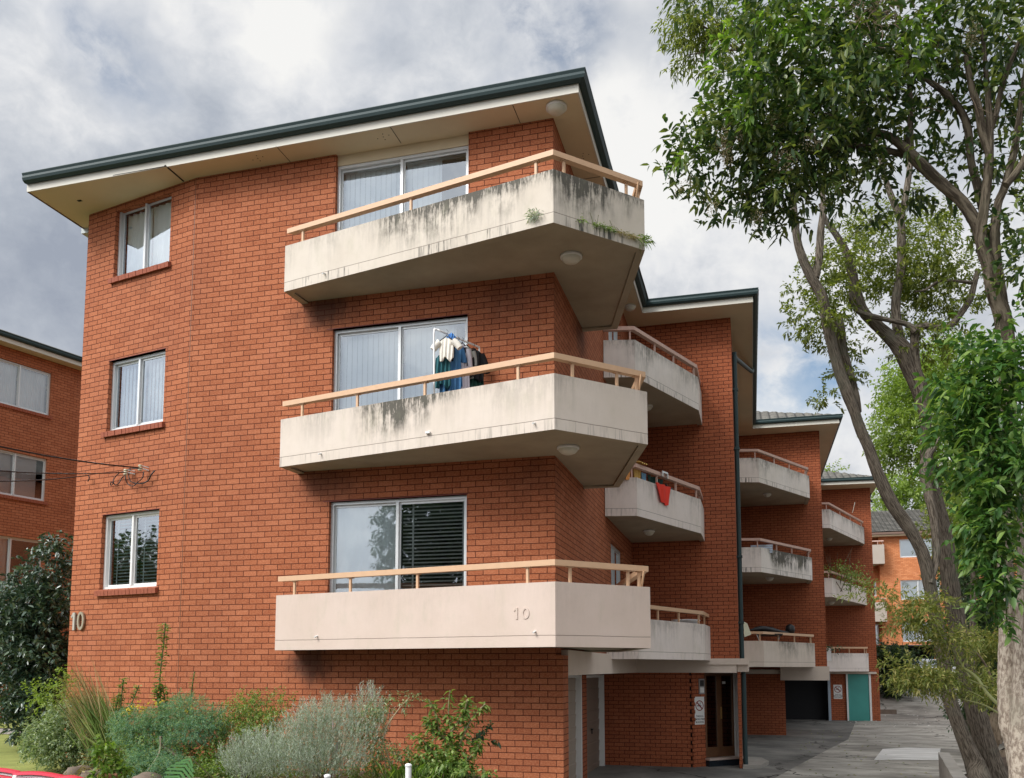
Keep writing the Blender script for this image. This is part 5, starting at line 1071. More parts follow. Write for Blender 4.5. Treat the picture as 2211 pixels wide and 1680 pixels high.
bgtree('dark evergreen shrub tree behind the pale trunk', at(2130, 1650, 22), [[(2140, 1700, 14), (2135, 1500, 12), (2125, 1300, 9)]],
    [(2100, 1230, 22, 60, 60, 1.3, 110), (2130, 1300, 22, 70, 80, 1.4, 150), (2100, 1400, 22, 60, 90, 1.4, 150), (2150, 1430, 22, 60, 100, 1.4, 150), (2190, 1330, 22, 60, 120, 1.3, 110), (2130, 1530, 22, 60, 60, 1.4, 110), (2190, 1520, 22, 50, 80, 1.3, 80), (2085, 1320, 21.5, 40, 120, 1.0, 110), (2120, 1180, 22, 50, 50, 1.0, 70), (2170, 1220, 22, 60, 80, 1.2, 90)], .085, .042, M['lf_dark'], .3, 14, 2.0, D=22)
hd = thing('hedge', 'dark clipped hedge beside the rear wing at the driveway bend', 'hedge', tuple(at(1930, 1500, 46)))
foliage('leaf', [(1935, 1425, 46, 40, 26, 1.6, 150), (1925, 1470, 46, 34, 40, 1.6, 200), (1910, 1410, 46, 24, 22, 1.2, 60)], .14, .07, M['lf_dark'], hd, TL=.35, per=14, dens=2.0)
mb = MB(); mb.box((5.5, 45.7, -.8), (6.7, 45.9, -.38)); tag(mb.build('garden_wall', M['stone']), 'low brick garden edge below the dark hedge', 'wall')
# maple-like shrub reaching across
t_ = thing('shrub', 'arching olive green maple with reddish leaves in front of the twin trunks', 'shrub', tuple(at(2170, 1560, 9.6)))
mb = MB(); K = 12.5
zb = lambda X, Y: (1835.4 + .1927 * X, 1241.5 + .1927 * Y)
for path, r in (([(1650, 1540), (1480, 1450), (1180, 1370), (1020, 1300), (800, 1250)], 3.5), ([(1680, 1470), (1540, 1330), (1400, 1130), (1200, 1010), (1050, 980), (900, 780)], 7), ([(1540, 1260), (1330, 1170), (1130, 1090), (1000, 1040), (700, 1080)], 3), ([(1500, 1380), (1380, 1320), (1200, 1250), (900, 1200)], 2), ([(1040, 700), (1000, 660), (900, 520), (760, 430), (600, 380)], 3), ([(1270, 1030), (1200, 900), (1100, 830), (900, 780)], 2.2), ([(1000, 660), (920, 480), (840, 350)], 2), ([(560, 1040), (480, 960), (400, 980)], 1.2), ([(600, 340), (440, 270), (260, 180)], 1.4), ([(1350, 1150), (1150, 850), (1040, 700)], 4)):
    limb(mb, [(*zb(*p), r * .62 * (1 - i / (len(path) + .5)), K - 2.9 * max(0, (p[0] - 1300) / 400)) for i, p in enumerate(path)], K, 1, n=6)
mb.build('trunk', M['stem_green'], t_)
def zbb(X, Y, rx, ry, n, D=12.5): x, y = zb(X, Y); return (x, y, D, rx * .1927, ry * .1927, .45, n)
B = [zbb(700, 420, 200, 90, 62), zbb(880, 330, 90, 60, 22), zbb(760, 560, 200, 90, 52), zbb(720, 1150, 260, 60, 70), zbb(900, 1160, 260, 80, 84), zbb(720, 1230, 170, 50, 36), zbb(520, 980, 90, 50, 14), zbb(1000, 690, 170, 70, 24), zbb(1150, 800, 200, 120, 46), zbb(1250, 1180, 200, 60, 18), zbb(320, 220, 90, 60, 14), zbb(150, 200, 90, 50, 10), zbb(480, 200, 60, 40, 8), zbb(1250, 620, 60, 40, 5), zbb(1100, 1330, 90, 40, 10), zbb(480, 540, 50, 40, 5), zbb(480, 640, 50, 20, 3), zbb(1000, 300, 60, 40, 5)]
foliage('crown', B, .075, .022, M['lf_olive'], t_, TL=.20, per=13, droop=.2, dens=1.2, shell=.7, jit=.45)
t2 = thing('shrub', 'second olive maple clump tucked between the twin and pale trunks', 'shrub', tuple(at(2165, 1500, 13)))
B = [zbb(1500, 750, 200, 110, 60, 14), zbb(1600, 900, 120, 90, 30, 14), zbb(1600, 1250, 120, 90, 44, 12), zbb(1450, 1010, 80, 60, 10, 14), zbb(1560, 1350, 90, 60, 24, 12)]
foliage('crown', B, .075, .022, M['lf_olive'], t2, TL=.20, per=13, droop=.2, dens=1.5, shell=.7, jit=.45)
mb = MB(); limb(mb, [(2185, 1640, 6), (2160, 1520, 4), (2130, 1440, 2.5), (2100, 1400, 1.5)], 13, 1, n=6); limb(mb, [(2160, 1520, 3), (2140, 1470, 2), (2100, 1450, 1)], 13, 1, n=6); mb.build('trunk', M['twig'], t2)
# retaining wall, sleeper fence, far car
mb = MB()
ra_, rb_ = np.array([2.72, 13.2]), np.array([3.62, 19.6]); d = (rb_ - ra_) / np.linalg.norm(rb_ - ra_); nrm_ = np.array([d[1], -d[0]])
N = 16
for i in range(N):
    a, c = ra_ + (rb_ - ra_) * i / N, ra_ + (rb_ - ra_) * (i + 1) / N; w_ = .20
    ja, jc = (.01 * math.sin(i * 1.7), .01 * math.sin((i + 1) * 1.7)); q = lambda p, s, z, j=0: (p[0] + nrm_[0] * s, p[1] + nrm_[1] * s, z + j)
    mb.hexa([q(a, 0, -1), q(a, w_, -1), q(c, w_, -1), q(c, 0, -1)], [q(a, 0, -.10, ja), q(a, w_, -.10, ja), q(c, w_, -.10, jc), q(c, 0, -.10, jc)])
tag(mb.build('retaining_wall', M['concrete']), 'low weathered concrete retaining wall along the driveway edge', 'wall')
t_ = thing('fence', 'dark leaning timber palings behind the pale trunk', 'fence', tuple(at(2140, 1650, 17)))
for i in range(9):
    a = at(2112 + i * 9 - 20, 1690 - i * 12, 17); b_ = at(2128 + i * 9, 1560 - i * 8 + random.uniform(-14, 14), 17.1); s_ = _rt * .055; dz = _fw * .03; mb = MB()
    mb.hexa([tuple(a - s_ - dz), tuple(a + s_ - dz), tuple(a + s_ + dz), tuple(a - s_ + dz)], [tuple(b_ - s_ - dz), tuple(b_ + s_ - dz), tuple(b_ + s_ + dz), tuple(b_ - s_ + dz)]); mb.build('paling', M['twig'], t_)
mb = MB(); a, b_ = at(2100, 1640, 16.9), at(2190, 1622, 16.9); u = np.array([0, 0, .06]); dz = _fw * .03; mb.hexa([tuple(a - u - dz), tuple(b_ - u - dz), tuple(b_ - u + dz), tuple(a - u + dz)], [tuple(a + u - dz), tuple(b_ + u - dz), tuple(b_ + u + dz), tuple(a + u + dz)]); mb.build('rail', M['twig'], t_)
# car
CX, CY, CZ = 9.3, 53.4, gz(9.3, 53.4) + .02; ca, sa = math.cos(.18), math.sin(.18)
t_ = thing('parked_car', 'white hatchback parked up the driveway under the far block', 'car', (CX, CY, CZ))
def cp(l, s, z): return (CX + l * ca - s * sa, CY + l * sa + s * ca, CZ + z)
prof_ = [(-2.05, .35), (-2.1, .75), (-2.0, .98), (-1.55, 1.05), (-.95, 1.42), (-.2, 1.50), (.9, 1.46), (1.6, 1.15), (2.0, .98), (2.08, .6), (2.0, .33)]
mb = MB(); mb.sm = False; wd_ = [.80, .85, .85, .84, .70, .66, .66, .74, .80, .82, .8]
for i in range(len(prof_) - 1):
    (l0, z0), (l1, z1), a, c = prof_[i], prof_[i + 1], wd_[i], wd_[i + 1]; mb.face([cp(l0, -a, z0), cp(l1, -c, z1), cp(l1, c, z1), cp(l0, a, z0)][::-1])
for s_ in (-1, 1):
    pts = [cp(l, s_ * w__, z) for (l, z), w__ in zip(prof_, wd_)]; mid = [cp(l, s_ * .86, .9) for l in (-2.0, 2.0)]
    lowp = [cp(-2.05, s_ * .8, .35), cp(-2.1, s_ * .85, .75), cp(-2.0, s_ * .85, .98), cp(-1.55, s_ * .85, 1.0), cp(1.6, s_ * .85, 1.0), cp(2.0, s_ * .85, .98), cp(2.08, s_ * .82, .6), cp(2.0, s_ * .8, .33)]; mb.face(lowp if s_ > 0 else lowp[::-1])
    hi_ = [cp(-1.55, s_ * .85, 1.0), cp(-1.55, s_ * .84, 1.05), cp(-.95, s_ * .70, 1.42), cp(-.2, s_ * .66, 1.50), cp(.9, s_ * .66, 1.46), cp(1.6, s_ * .74, 1.15), cp(1.6, s_ * .85, 1.0)]; mb.face(hi_ if s_ > 0 else hi_[::-1])
mb.face([cp(-2.05, -.8, .35), cp(-2.05, .8, .35), cp(2, .8, .33), cp(2, -.8, .33)])
mb.build('body', simple('car_paint', (.72, .73, .74), .2, .03, 3), t_)
mb = MB()
for s_ in (-1, 1):
    q = [cp(-1.3, s_ * .80, 1.10), cp(-.88, s_ * .725, 1.37), cp(-.1, s_ * .70, 1.43), cp(-.1, s_ * .80, 1.08)]; mb.face(q if s_ > 0 else q[::-1]); q = [cp(.0, s_ * .80, 1.08), cp(.0, s_ * .70, 1.43), cp(.85, s_ * .70, 1.39), cp(1.35, s_ * .79, 1.12)]; mb.face(q if s_ > 0 else q[::-1])
mb.face([cp(-1.50, -.75, 1.09), cp(-1.50, .75, 1.09), cp(-1.0, .64, 1.41), cp(-1.0, -.64, 1.41)]); mb.build('window', M['glass_dark'], t_)
for l in (-1.3, 1.3):
    for s_ in (-1, 1):
        mb = MB(); c = cp(l, s_ * .72, .31); N = 20; ax = np.array([-sa, ca, 0]) * .1; e1 = np.array([ca, sa, 0]); e2 = np.array([0, 0, 1.0]); G = [[np.array(c) + ax * k * s_ + (e1 * math.cos(2 * math.pi * j / N) + e2 * math.sin(2 * math.pi * j / N)) * r for j in range(N)] for k, r in ((-1, .28), (-1, .31), (1.6, .31), (1.6, .2), (1.5, .01))]; mb.grid(G, True); mb.build('wheel', M['black'], t_)
# fallen petals
n = 150; X = RNG.uniform(4, 9.5, n); Y = RNG.uniform(36, 52, n); P = np.array([[x, y, gz(x, y) + .02] for x, y in zip(X, Y)]); D = rnd(n); D[:, 2] *= .1
tag(leaves('fallen_petals', P, D, np.tile([[0, 0, 1.0]], (n, 1)), .09, .07, simple('petal', (.75, .7, .66), .7, .1, 9)), 'pale fallen petals scattered on the driveway', 'petals', kind='stuff')

# soft greenery filling behind the trunks
bgtree('yellow green bushy tree behind the creeper and trunks', at(2120, 1600, 19), [[(2110, 1650, 8), (2100, 1400, 7), (2105, 1150, 5), (2110, 950, 3)]],
    [(2080, 880, 19, 70, 60, 1.0, 60), (2120, 980, 19, 70, 80, 1.0, 80), (2080, 1080, 19, 50, 70, 1.0, 60), (2150, 1120, 19, 60, 90, 1.0, 80), (2190, 980, 19, 40, 120, 1.0, 60), (2100, 1180, 19, 40, 40, 1.0, 30)], .085, .045, M['lf_lime'], .32, 12, 1.8, D=19)
# across the street, behind the viewer: what the lower panes mirror
def worldtree(lab, x, y, h, r, m):
    t = thing('street_tree', lab, 'tree', (x, y, 0), 'street trees across the road'); mb = MB(); mb.tube([(x, y, -.1), (x + .1, y, h * .35), (x, y + .2, h * .7)], [.22, .18, .08], 8, k=3); mb.build('trunk', M['tree_dark'], t)
    n = 2600; q = rnd(n) * (RNG.random((n, 1)) ** .45) * np.array([r, r, h * .32]); C = q + np.array([x, y, h * .66]); P_, D_ = twigs(C, norm(rnd(n) + q * .3), .7, 7); leaves('crown', P_, D_, rnd(len(P_)), .20, .12, m, t)
for i, (x, y, h, r) in enumerate(((-12.4, -11, 11.0, 2.9), (-22.5, -12, 6.0, 2.4), (-26, -11, 8.2, 3.2), (-8.5, -13, 6.8, 2.6), (-3, -12.5, 9.5, 3.0), (3.5, -13, 8.6, 3.2), (-27, 3.4, 6.4, 4.0), (-40, -6, 7.4, 3))):  # the one beside the left block is added unseen, darkening the lowest left pane
    worldtree(('tallest dark street tree mirrored in the blind window', 'low street tree left of the tallest one', 'broad street tree third to the left across the road', 'short street tree right of the tallest one', 'tall slim street tree straight behind the viewer', 'wide street tree opposite the driveway', 'added low tree standing in for roofs mirrored in the lowest left window', 'leftmost street tree across the road')[i], x, y, h, r, M['lf_dark'])
n = 90; X = RNG.uniform(1.2, 4.2, n); Y = RNG.uniform(19.2, 34, n); P = np.array([[x, y, gz(x, y) + .025] for x, y in zip(X, Y)]); D = rnd(n); D[:, 2] *= .15
tag(leaves('leaf_litter', P, D, np.tile([[0, 0, 1.0]], (n, 1)), .08, .035, M['lf_olive']), 'brown and green leaf litter on the near driveway', 'leaf litter', kind='stuff')
# ---------------------------------------------------------------- garden in front of the block
def clump(name, lab, cat, x, y, D, group=None): return thing(name, lab, cat, tuple(at(x, y, D)), group)
def stems(mb, x, y, D, n, hx, hy, r=.004, dep=.2, k=3):
    tips = []
    for i in range(n):
        a = at(x + random.uniform(-8, 8), y, D + random.uniform(-.1, .1)); b_ = at(x + random.uniform(*hx), y - random.uniform(*hy), D + random.uniform(-dep, dep)); m_ = (a + b_) / 2 + RNG.normal(size=3) * .05; mb.tube([tuple(a), tuple(m_), tuple(b_)], [r, r * .7, r * .3], 4, k=k, cap=False); tips.append(b_)
    return tips
# glossy camellia behind the left corner
t_ = clump('shrub', 'tall dark glossy camellia between the left block and the numbered corner', 'shrub', 75, 1640, 16)
mb = MB(); limb(mb, [(95, 1640, 10), (88, 1560, 9), (80, 1450, 8), (90, 1330, 6), (110, 1240, 3)], 16.5, 1, n=7); limb(mb, [(88, 1560, 7), (50, 1470, 5), (30, 1380, 3)], 16.5, 1, n=7); mb.build('trunk', M['twig'], t_)
foliage('crown', [(110, 1240, 16.6, 45, 60, .7, 70), (60, 1310, 16.4, 70, 60, .9, 120), (110, 1330, 16.3, 60, 70, .8, 110), (40, 1400, 16.3, 70, 70, .9, 140), (105, 1430, 16.2, 60, 70, .8, 130), (50, 1490, 16.2, 60, 60, .9, 110), (110, 1520, 16, 50, 60, .7, 90), (70, 1560, 16.2, 50, 45, .7, 60), (130, 1190, 16.8, 22, 30, .4, 16), (10, 1330, 16.5, 40, 50, .7, 40), (60, 1400, 16.9, 90, 150, .5, 120)], .105, .05, M['lf_camellia'], t_, TL=.22, per=10, shape='curve', droop=.15, dens=2.1, shell=.5)
# small leaved hedge
t_ = clump('shrub', 'rounded small leaved grey green bush at the lawn edge', 'shrub', 140, 1650, 12.6)
foliage('crown', [(110, 1590, 12.8, 55, 45, .5, 190), (170, 1570, 12.8, 65, 55, .5, 250), (130, 1620, 12.6, 70, 34, .5, 200), (220, 1600, 12.6, 60, 50, .5, 190), (190, 1540, 12.9, 50, 30, .4, 90), (260, 1630, 12.4, 60, 30, .4, 110)], .042, .024, M['lf_hedge'], t_, TL=.14, per=10, dens=1.9, shell=.42)
mb = MB(); stems(mb, 150, 1660, 12.7, 8, (-60, 60), (40, 110), .008); mb.build('stem', M['twig'], t_)
# yellow-green fennel like shrub
t_ = clump('shrub', 'airy lime yellow shrub in front of the camellia beside the corner', 'shrub', 140, 1600, 13.4)
mb = MB(); stems(mb, 150, 1620, 13.3, 12, (-60, 20), (60, 170), .005); mb.build('stem', M['stem_green'], t_)
foliage('crown', [(85, 1500, 13.4, 30, 30, .3, 30), (110, 1520, 13.4, 35, 35, .3, 36), (135, 1480, 13.2, 22, 36, .2, 30), (130, 1540, 13.4, 30, 30, .3, 24)], .045, .026, M['lf_lime'], t_, TL=.14, per=9, dens=1.3, shell=.7)
# tall grass
t_ = clump('grass_clump', 'tall dry reedy grass fanning over the hedge towards the corner', 'grass', 235, 1650, 12.2)
n = 330; P = np.array([at(random.gauss(235, 16), random.uniform(1600, 1655), random.gauss(12.2, .15)) for _ in range(n)]); D = norm(np.array([_rt * random.gauss(-.28, .28) + np.array([0, 0, 1]) + rnd(1)[0] * .1 for _ in range(n)])); leaves('blade', P, D, rnd(n), RNG.uniform(.5, 1.05, n), .012, M['lf_green'], t_, droop=.15)
n = 110; P = np.array([at(random.gauss(225, 20), random.uniform(1580, 1640), random.gauss(12.2, .15)) for _ in range(n)]); D = norm(np.array([_rt * random.gauss(-.38, .2) + np.array([0, 0, 1]) + rnd(1)[0] * .1 for _ in range(n)])); leaves('seed_stalk', P, D, rnd(n), RNG.uniform(.8, 1.35, n), .008, M['lf_straw'], t_, droop=.1)
foliage('seed_head', [(165, 1490, 12.4, 24, 34, .2, 60), (185, 1530, 12.3, 30, 40, .2, 70), (205, 1570, 12.2, 34, 34, .2, 50)], .05, .004, M['lf_straw'], t_, TL=.12, per=9, dens=1.4)
# upright stem plants
def upright(lab, x, ybase, D, path, L, m=M['lf_green'], n=90, rad=16, lw=.5):
    t = clump('garden_plant', lab, 'plant', x, ybase, D, 'plants in the front garden'); mb = MB()
    for pth in path:
        limb(mb, [(a, b_, 1.6) for a, b_ in pth], D, 1, n=5)
    mb.build('stem', M['stem_green'], t); Pp = []; Dd = []
    for pth in path:
        q = catmull([at(a, b_, D) for a, b_ in pth], 12); k = int(n * len(q) / 40)
        for _ in range(k):
            i = random.random() ** .9; c = q[int((1 - i) * (len(q) - 1))]; r_ = rnd(1)[0]; r_[2] = abs(r_[2]) * .3 + .1; Pp.append(c + r_ * rad * .2 * D / F); Dd.append(r_)
    leaves('leaf', np.array(Pp), np.array(Dd), np.tile([[0, 0, 1.0]], (len(Pp), 1)) + rnd(len(Pp)) * .4, L * RNG.uniform(.6, 1.2, len(Pp)), L * lw, m, t, 'curve', droop=.3); return t
upright('very tall single stem of pale leaves standing against the brick', 350, 1660, 11.8, [[(352, 1660), (350, 1600), (348, 1540), (345, 1470), (352, 1400), (357, 1345)], [(350, 1600), (342, 1520), (336, 1480)], [(350, 1590), (358, 1530), (350, 1480)], [(350, 1600), (345, 1560), (362, 1540)]], .085, n=210)
upright('short leafy upright plant left of the tall stem', 265, 1600, 12.2, [[(262, 1610), (258, 1560), (262, 1510), (266, 1465)], [(262, 1580), (280, 1530), (300, 1480)], [(262, 1570), (250, 1540), (255, 1500)], [(262, 1580), (275, 1550), (278, 1530)]], .075, n=170)
upright('thin reddish seed spike plant right of the tall stem', 412, 1560, 11.9, [[(412, 1600), (410, 1540), (414, 1490), (420, 1450)], [(395, 1600), (388, 1540), (390, 1500)]], .05, M['lf_olive'], 130, lw=.3)
upright('sparse stalk plant with faded heads', 468, 1560, 11.9, [[(462, 1600), (458, 1550), (460, 1515)], [(480, 1600), (474, 1560), (478, 1520)]], .045, M['lf_silver'], 90, lw=.3)
# blue green feathery mounds
for lab, B in (('blue green feathery mound with yellow flowers on the left', [(290, 1560, 11.3, 45, 34, .35, 150), (300, 1590, 11.2, 55, 34, .35, 170), (340, 1560, 11.3, 40, 36, .3, 100)]), ('larger blue green feathery mound in the middle of the bed', [(410, 1540, 11.4, 50, 36, .35, 140), (415, 1580, 11.2, 65, 34, .4, 220), (460, 1560, 11.3, 40, 34, .3, 90), (385, 1525, 11.5, 30, 24, .25, 50)]), ('low teal feathery mound near the rocks', [(300, 1652, 10.7, 42, 26, .3, 150), (370, 1655, 10.6, 40, 28, .3, 130), (330, 1625, 10.9, 50, 26, .3, 90)])):
    x, y, D = B[0][:3]; t_ = clump('garden_plant', lab, 'plant', x, y + 60, D, 'plants in the front garden'); foliage('foliage', B, .028, .007, M['lf_blue'], t_, TL=.10, per=16, dens=2.6, shell=.5)
    mb = MB(); stems(mb, x, y + 80, D, 9, (-40, 40), (40, 95), .005); mb.build('stem', M['twig'], t_)
    if 'yellow' in lab: foliage('flower', [(300, 1527, 11.2, 26, 12, .2, 22), (272, 1540, 11.2, 12, 8, .1, 10), (345, 1515, 11.3, 14, 6, .1, 7), (405, 1530, 11.2, 10, 6, .1, 4)], .016, .014, M['lf_yellow'], t_, TL=.03, per=8)
# yellowing skirt and undergrowth
t_ = clump('garden_plant', 'tangled olive undergrowth with dead stems below the feathery mounds', 'plant', 340, 1680, 11, 'plants in the front garden')
foliage('foliage', [(340, 1620, 11.2, 70, 40, .4, 110), (270, 1630, 11.3, 50, 30, .4, 60), (430, 1640, 11.2, 60, 40, .4, 110), (480, 1660, 11, 60, 34, .4, 110), (540, 1660, 10.9, 60, 30, .4, 90), (400, 1675, 10.7, 150, 16, .4, 120)], .045, .022, M['lf_green'], t_, TL=.16, per=9, dens=1.5)
foliage('dead_stem', [(300, 1640, 11, 60, 30, .3, 40), (240, 1650, 11.4, 60, 20, .3, 36)], .16, .004, M['lf_straw'], t_, TL=.12, per=6)
mb = MB(); limb(mb, [(395, 1660, 3), (378, 1630, 4), (352, 1612, 4), (347, 1590, 3)], 10.8, 1, n=7); mb.build('branch', M['twig'], t_)
mb = MB(); limb(mb, [(300, 1688, .9), (325, 1655, 1.1), (344, 1625, 1.0), (346, 1590, .7)], 10.5, 1, n=6); mb.build('dead_branch', simple('bleached_twig', (.5, .42, .3), .8, .1, 9), t_)
# loose green bush centre
t_ = clump('shrub', 'loose mid green bush with arching sprays against the wall', 'shrub', 540, 1660, 11.4)
mb = MB(); tp = stems(mb, 545, 1660, 11.5, 26, (-80, 75), (60, 165), .006, .3); mb.build('stem', M['twig'], t_)
foliage('crown', [(540, 1560, 11.5, 60, 40, .35, 110), (500, 1590, 11.4, 50, 40, .35, 80), (575, 1590, 11.4, 50, 45, .35, 90), (550, 1620, 11.3, 70, 40, .35, 100), (545, 1520, 11.5, 50, 20, .25, 36), (600, 1510, 11.6, 30, 8, .15, 12), (600, 1545, 11.5, 26, 16, .2, 18), (520, 1535, 11.6, 40, 20, .2, 26)], .034, .016, M['lf_green'], t_, TL=.17, per=14, dens=1.55, shell=.75)
foliage('brown_leaf', [(545, 1580, 11.3, 60, 40, .3, 18)], .04, .018, M['lf_olive'], t_, TL=.12, per=8)
# silver lavender
for lab, B in (('big silver grey lavender mass in the middle of the garden', [(700, 1560, 10.4, 70, 45, .45, 210), (660, 1600, 10.3, 70, 45, .45, 210), (740, 1610, 10.3, 80, 55, .5, 260), (700, 1650, 10.1, 100, 40, .5, 260), (790, 1570, 10.6, 50, 50, .4, 130), (800, 1520, 10.7, 30, 26, .25, 40)]), ('lower silver lavender cushion left of the big one', [(530, 1640, 10.2, 50, 36, .4, 150), (570, 1625, 10.2, 50, 36, .4, 150), (620, 1650, 10.0, 60, 34, .4, 170), (550, 1670, 10.0, 70, 20, .35, 120)])):
    x, y, D = B[0][:3]; t_ = clump('lavender', lab, 'shrub', x, 1690, D, 'silver lavender bushes'); C, O = blobpts(B, 1.9, .45); T = norm(O * .35 + rnd(len(C)) * .35 + np.array([[0, 0, 1.0]])); Pp, Dd = twigs(C, T, .17, 16, .55, .8); leaves('foliage', Pp, Dd, rnd(len(Pp)), .034 * RNG.uniform(.7, 1.3, len(Pp)), .0055, M['lf_silver'], t_, droop=.05)
    k = 60; C2, O2 = blobpts([(b[0], b[1] - b[4] * .6, b[2], b[3], b[4] * .5, b[5], 10) for b in B]); leaves('flower_spike', C2, norm(rnd(len(C2)) * .3 + np.array([[0, 0, 1.0]])), rnd(len(C2)), .15, .008, simple('dry_spike', (.32, .26, .27), .9, .2, 9), t_, droop=0)
    mb = MB(); stems(mb, x, 1690, D, 14, (-50, 60), (40, 110), .006); mb.build('stem', M['twig'], t_)
# yellowish shrub
t_ = clump('shrub', 'thin yellow green shrub between the lavender and the broadleaf plant', 'shrub', 845, 1690, 10.5)
mb = MB(); limb(mb, [(852, 1700, 2.2), (840, 1640, 2), (828, 1600, 1.8), (835, 1570, 1.6), (862, 1530, 1.2), (885, 1505, .9)], 10.5, 1, n=6); limb(mb, [(830, 1700, 2), (832, 1640, 1.5), (815, 1600, 1)], 10.5, 1, n=6); mb.build('stem', simple('tan_stem', (.42, .33, .2), .8, .1, 9), t_)
foliage('crown', [(800, 1570, 10.5, 30, 50, .2, 60), (815, 1615, 10.5, 34, 30, .25, 50), (830, 1530, 10.6, 20, 30, .2, 22), (870, 1640, 10.6, 30, 26, .2, 20), (868, 1520, 10.5, 16, 10, .1, 8), (895, 1508, 10.5, 14, 6, .1, 6)], .036, .018, M['lf_hedge'], t_, TL=.12, per=9, dens=1.3, shell=.8)
# broadleaf shrub in front of the right end of the wall
t_ = clump('shrub', 'young broadleaf shrub with upright branches against the bare wall', 'shrub', 985, 1700, 10.6)
paths = [[(985, 1710), (982, 1660), (978, 1620), (972, 1570), (968, 1530), (972, 1490)], [(980, 1640), (1000, 1590), (1020, 1550), (1048, 1520)], [(978, 1620), (950, 1580), (940, 1540), (925, 1510)], [(975, 1580), (1000, 1540), (1010, 1510)], [(985, 1680), (945, 1640), (915, 1600), (890, 1590)], [(985, 1660), (1020, 1630), (1040, 1600)], [(975, 1600), (935, 1575), (925, 1550)]]
mb = MB(); Pp = []; Dd = []
for pth in paths:
    limb(mb, [(a, b_, 2.6 * (1 - .12 * i)) for i, (a, b_) in enumerate(pth)], 10.6, 1, n=6); q = catmull([at(a, b_, 10.6) for a, b_ in pth], 14)
    for _ in range(120): i = random.random(); c = q[int(i * (len(q) - 1))]; r_ = rnd(1)[0]; r_[2] = r_[2] * .5 + .1; Pp.append(c + r_ * .05 * random.random() * (2 - i)); Dd.append(r_)
mb.build('stem', simple('shrub_stem', (.30, .24, .14), .8, .2, 9), t_)
leaves('crown', np.array(Pp), np.array(Dd), np.tile([[0, 0, 1.0]], (len(Pp), 1)) + rnd(len(Pp)) * .6, .085 * RNG.uniform(.7, 1.25, len(Pp)), .042, M['lf_green'], t_, 'curve', droop=.35)
foliage('lower_leaf', [(960, 1650, 10.6, 60, 34, .3, 60), (1000, 1670, 10.5, 50, 20, .3, 30), (930, 1640, 10.7, 40, 26, .2, 26)], .07, .034, M['lf_green'], t_, TL=.16, per=9, shape='curve', dens=1.3)
foliage('dark_leaf', [(1035, 1590, 10.9, 24, 26, .2, 12), (1005, 1690, 10.5, 40, 14, .2, 12)], .07, .035, M['lf_dark'], t_, TL=.14, per=9, shape='curve', dens=1.2)
# strappy leaves, monstera leaf
t_ = clump('garden_plant', 'bright green strap leaved clump behind the taller white post', 'plant', 880, 1700, 10.3, 'plants in the front garden'); n = 260; P = np.array([at(random.gauss(880, 36), random.uniform(1675, 1720), random.gauss(10.3, .15)) for _ in range(n)]); leaves('blade', P, norm(rnd(n) * .5 + np.array([[0, 0, 1.0]])), rnd(n), RNG.uniform(.2, .38, n), .014, M['lf_bright'], t_, droop=.4)
t_ = clump('garden_plant', 'single large split leaf reaching down left of the lavender', 'plant', 400, 1650, 10.2, 'plants in the front garden')
mb = MB(); c = at(412, 1636, 10.2); tip = at(376, 1690, 10.0); ax = (tip - c); ln = np.linalg.norm(ax); ax /= ln; sd = np.cross(ax, _fw); sd /= np.linalg.norm(sd)
for k in range(7):
    for s_ in (-1, 1):
        a0 = c + ax * ln * k / 7; a1 = c + ax * ln * (k + .62) / 7; w_ = .13 * math.sin(math.pi * (k + 1) / 8.5) + .03; e = (a0 + a1) / 2 + sd * s_ * w_ + ax * .07; q = [tuple(a0), tuple(a1), tuple(e + ax * .015), tuple(e - ax * .012)]; mb.face(q if s_ > 0 else q[::-1])
mb.build('leaf', simple('split_leaf', (.06, .17, .035), .35, .3, 6), t_); mb = MB(); mb.tube([tuple(c), tuple(at(470, 1690, 10.3))], .008, 5); mb.build('stem', M['stem_green'], t_)
# potted plant
t_ = clump('potted_plant', 'terracotta pot of lime green mint at the foot of the rocks', 'potted plant', 245, 1690, 9.4); c = at(245, 1688, 9.4)
mb = MB(); z = c[2]; mb.lathe((c[0], c[1], 0), [(.06, z - .06), (.085, z + .05), (.088, z + .062), (.098, z + .064), (.100, z + .095), (.088, z + .097), (.085, z + .08), (.001, z + .08)], 28); mb.build('pot', M['terracotta'], t_)
foliage('leaf', [(240, 1655, 9.4, 18, 14, .08, 16), (228, 1630, 9.4, 20, 16, .08, 16), (218, 1610, 9.4, 10, 10, .05, 7), (262, 1662, 9.4, 12, 10, .06, 8), (212, 1665, 9.3, 6, 14, .05, 4)], .075, .038, M['lf_bright'], t_, TL=.08, per=6, shape='curve', dens=1.3)
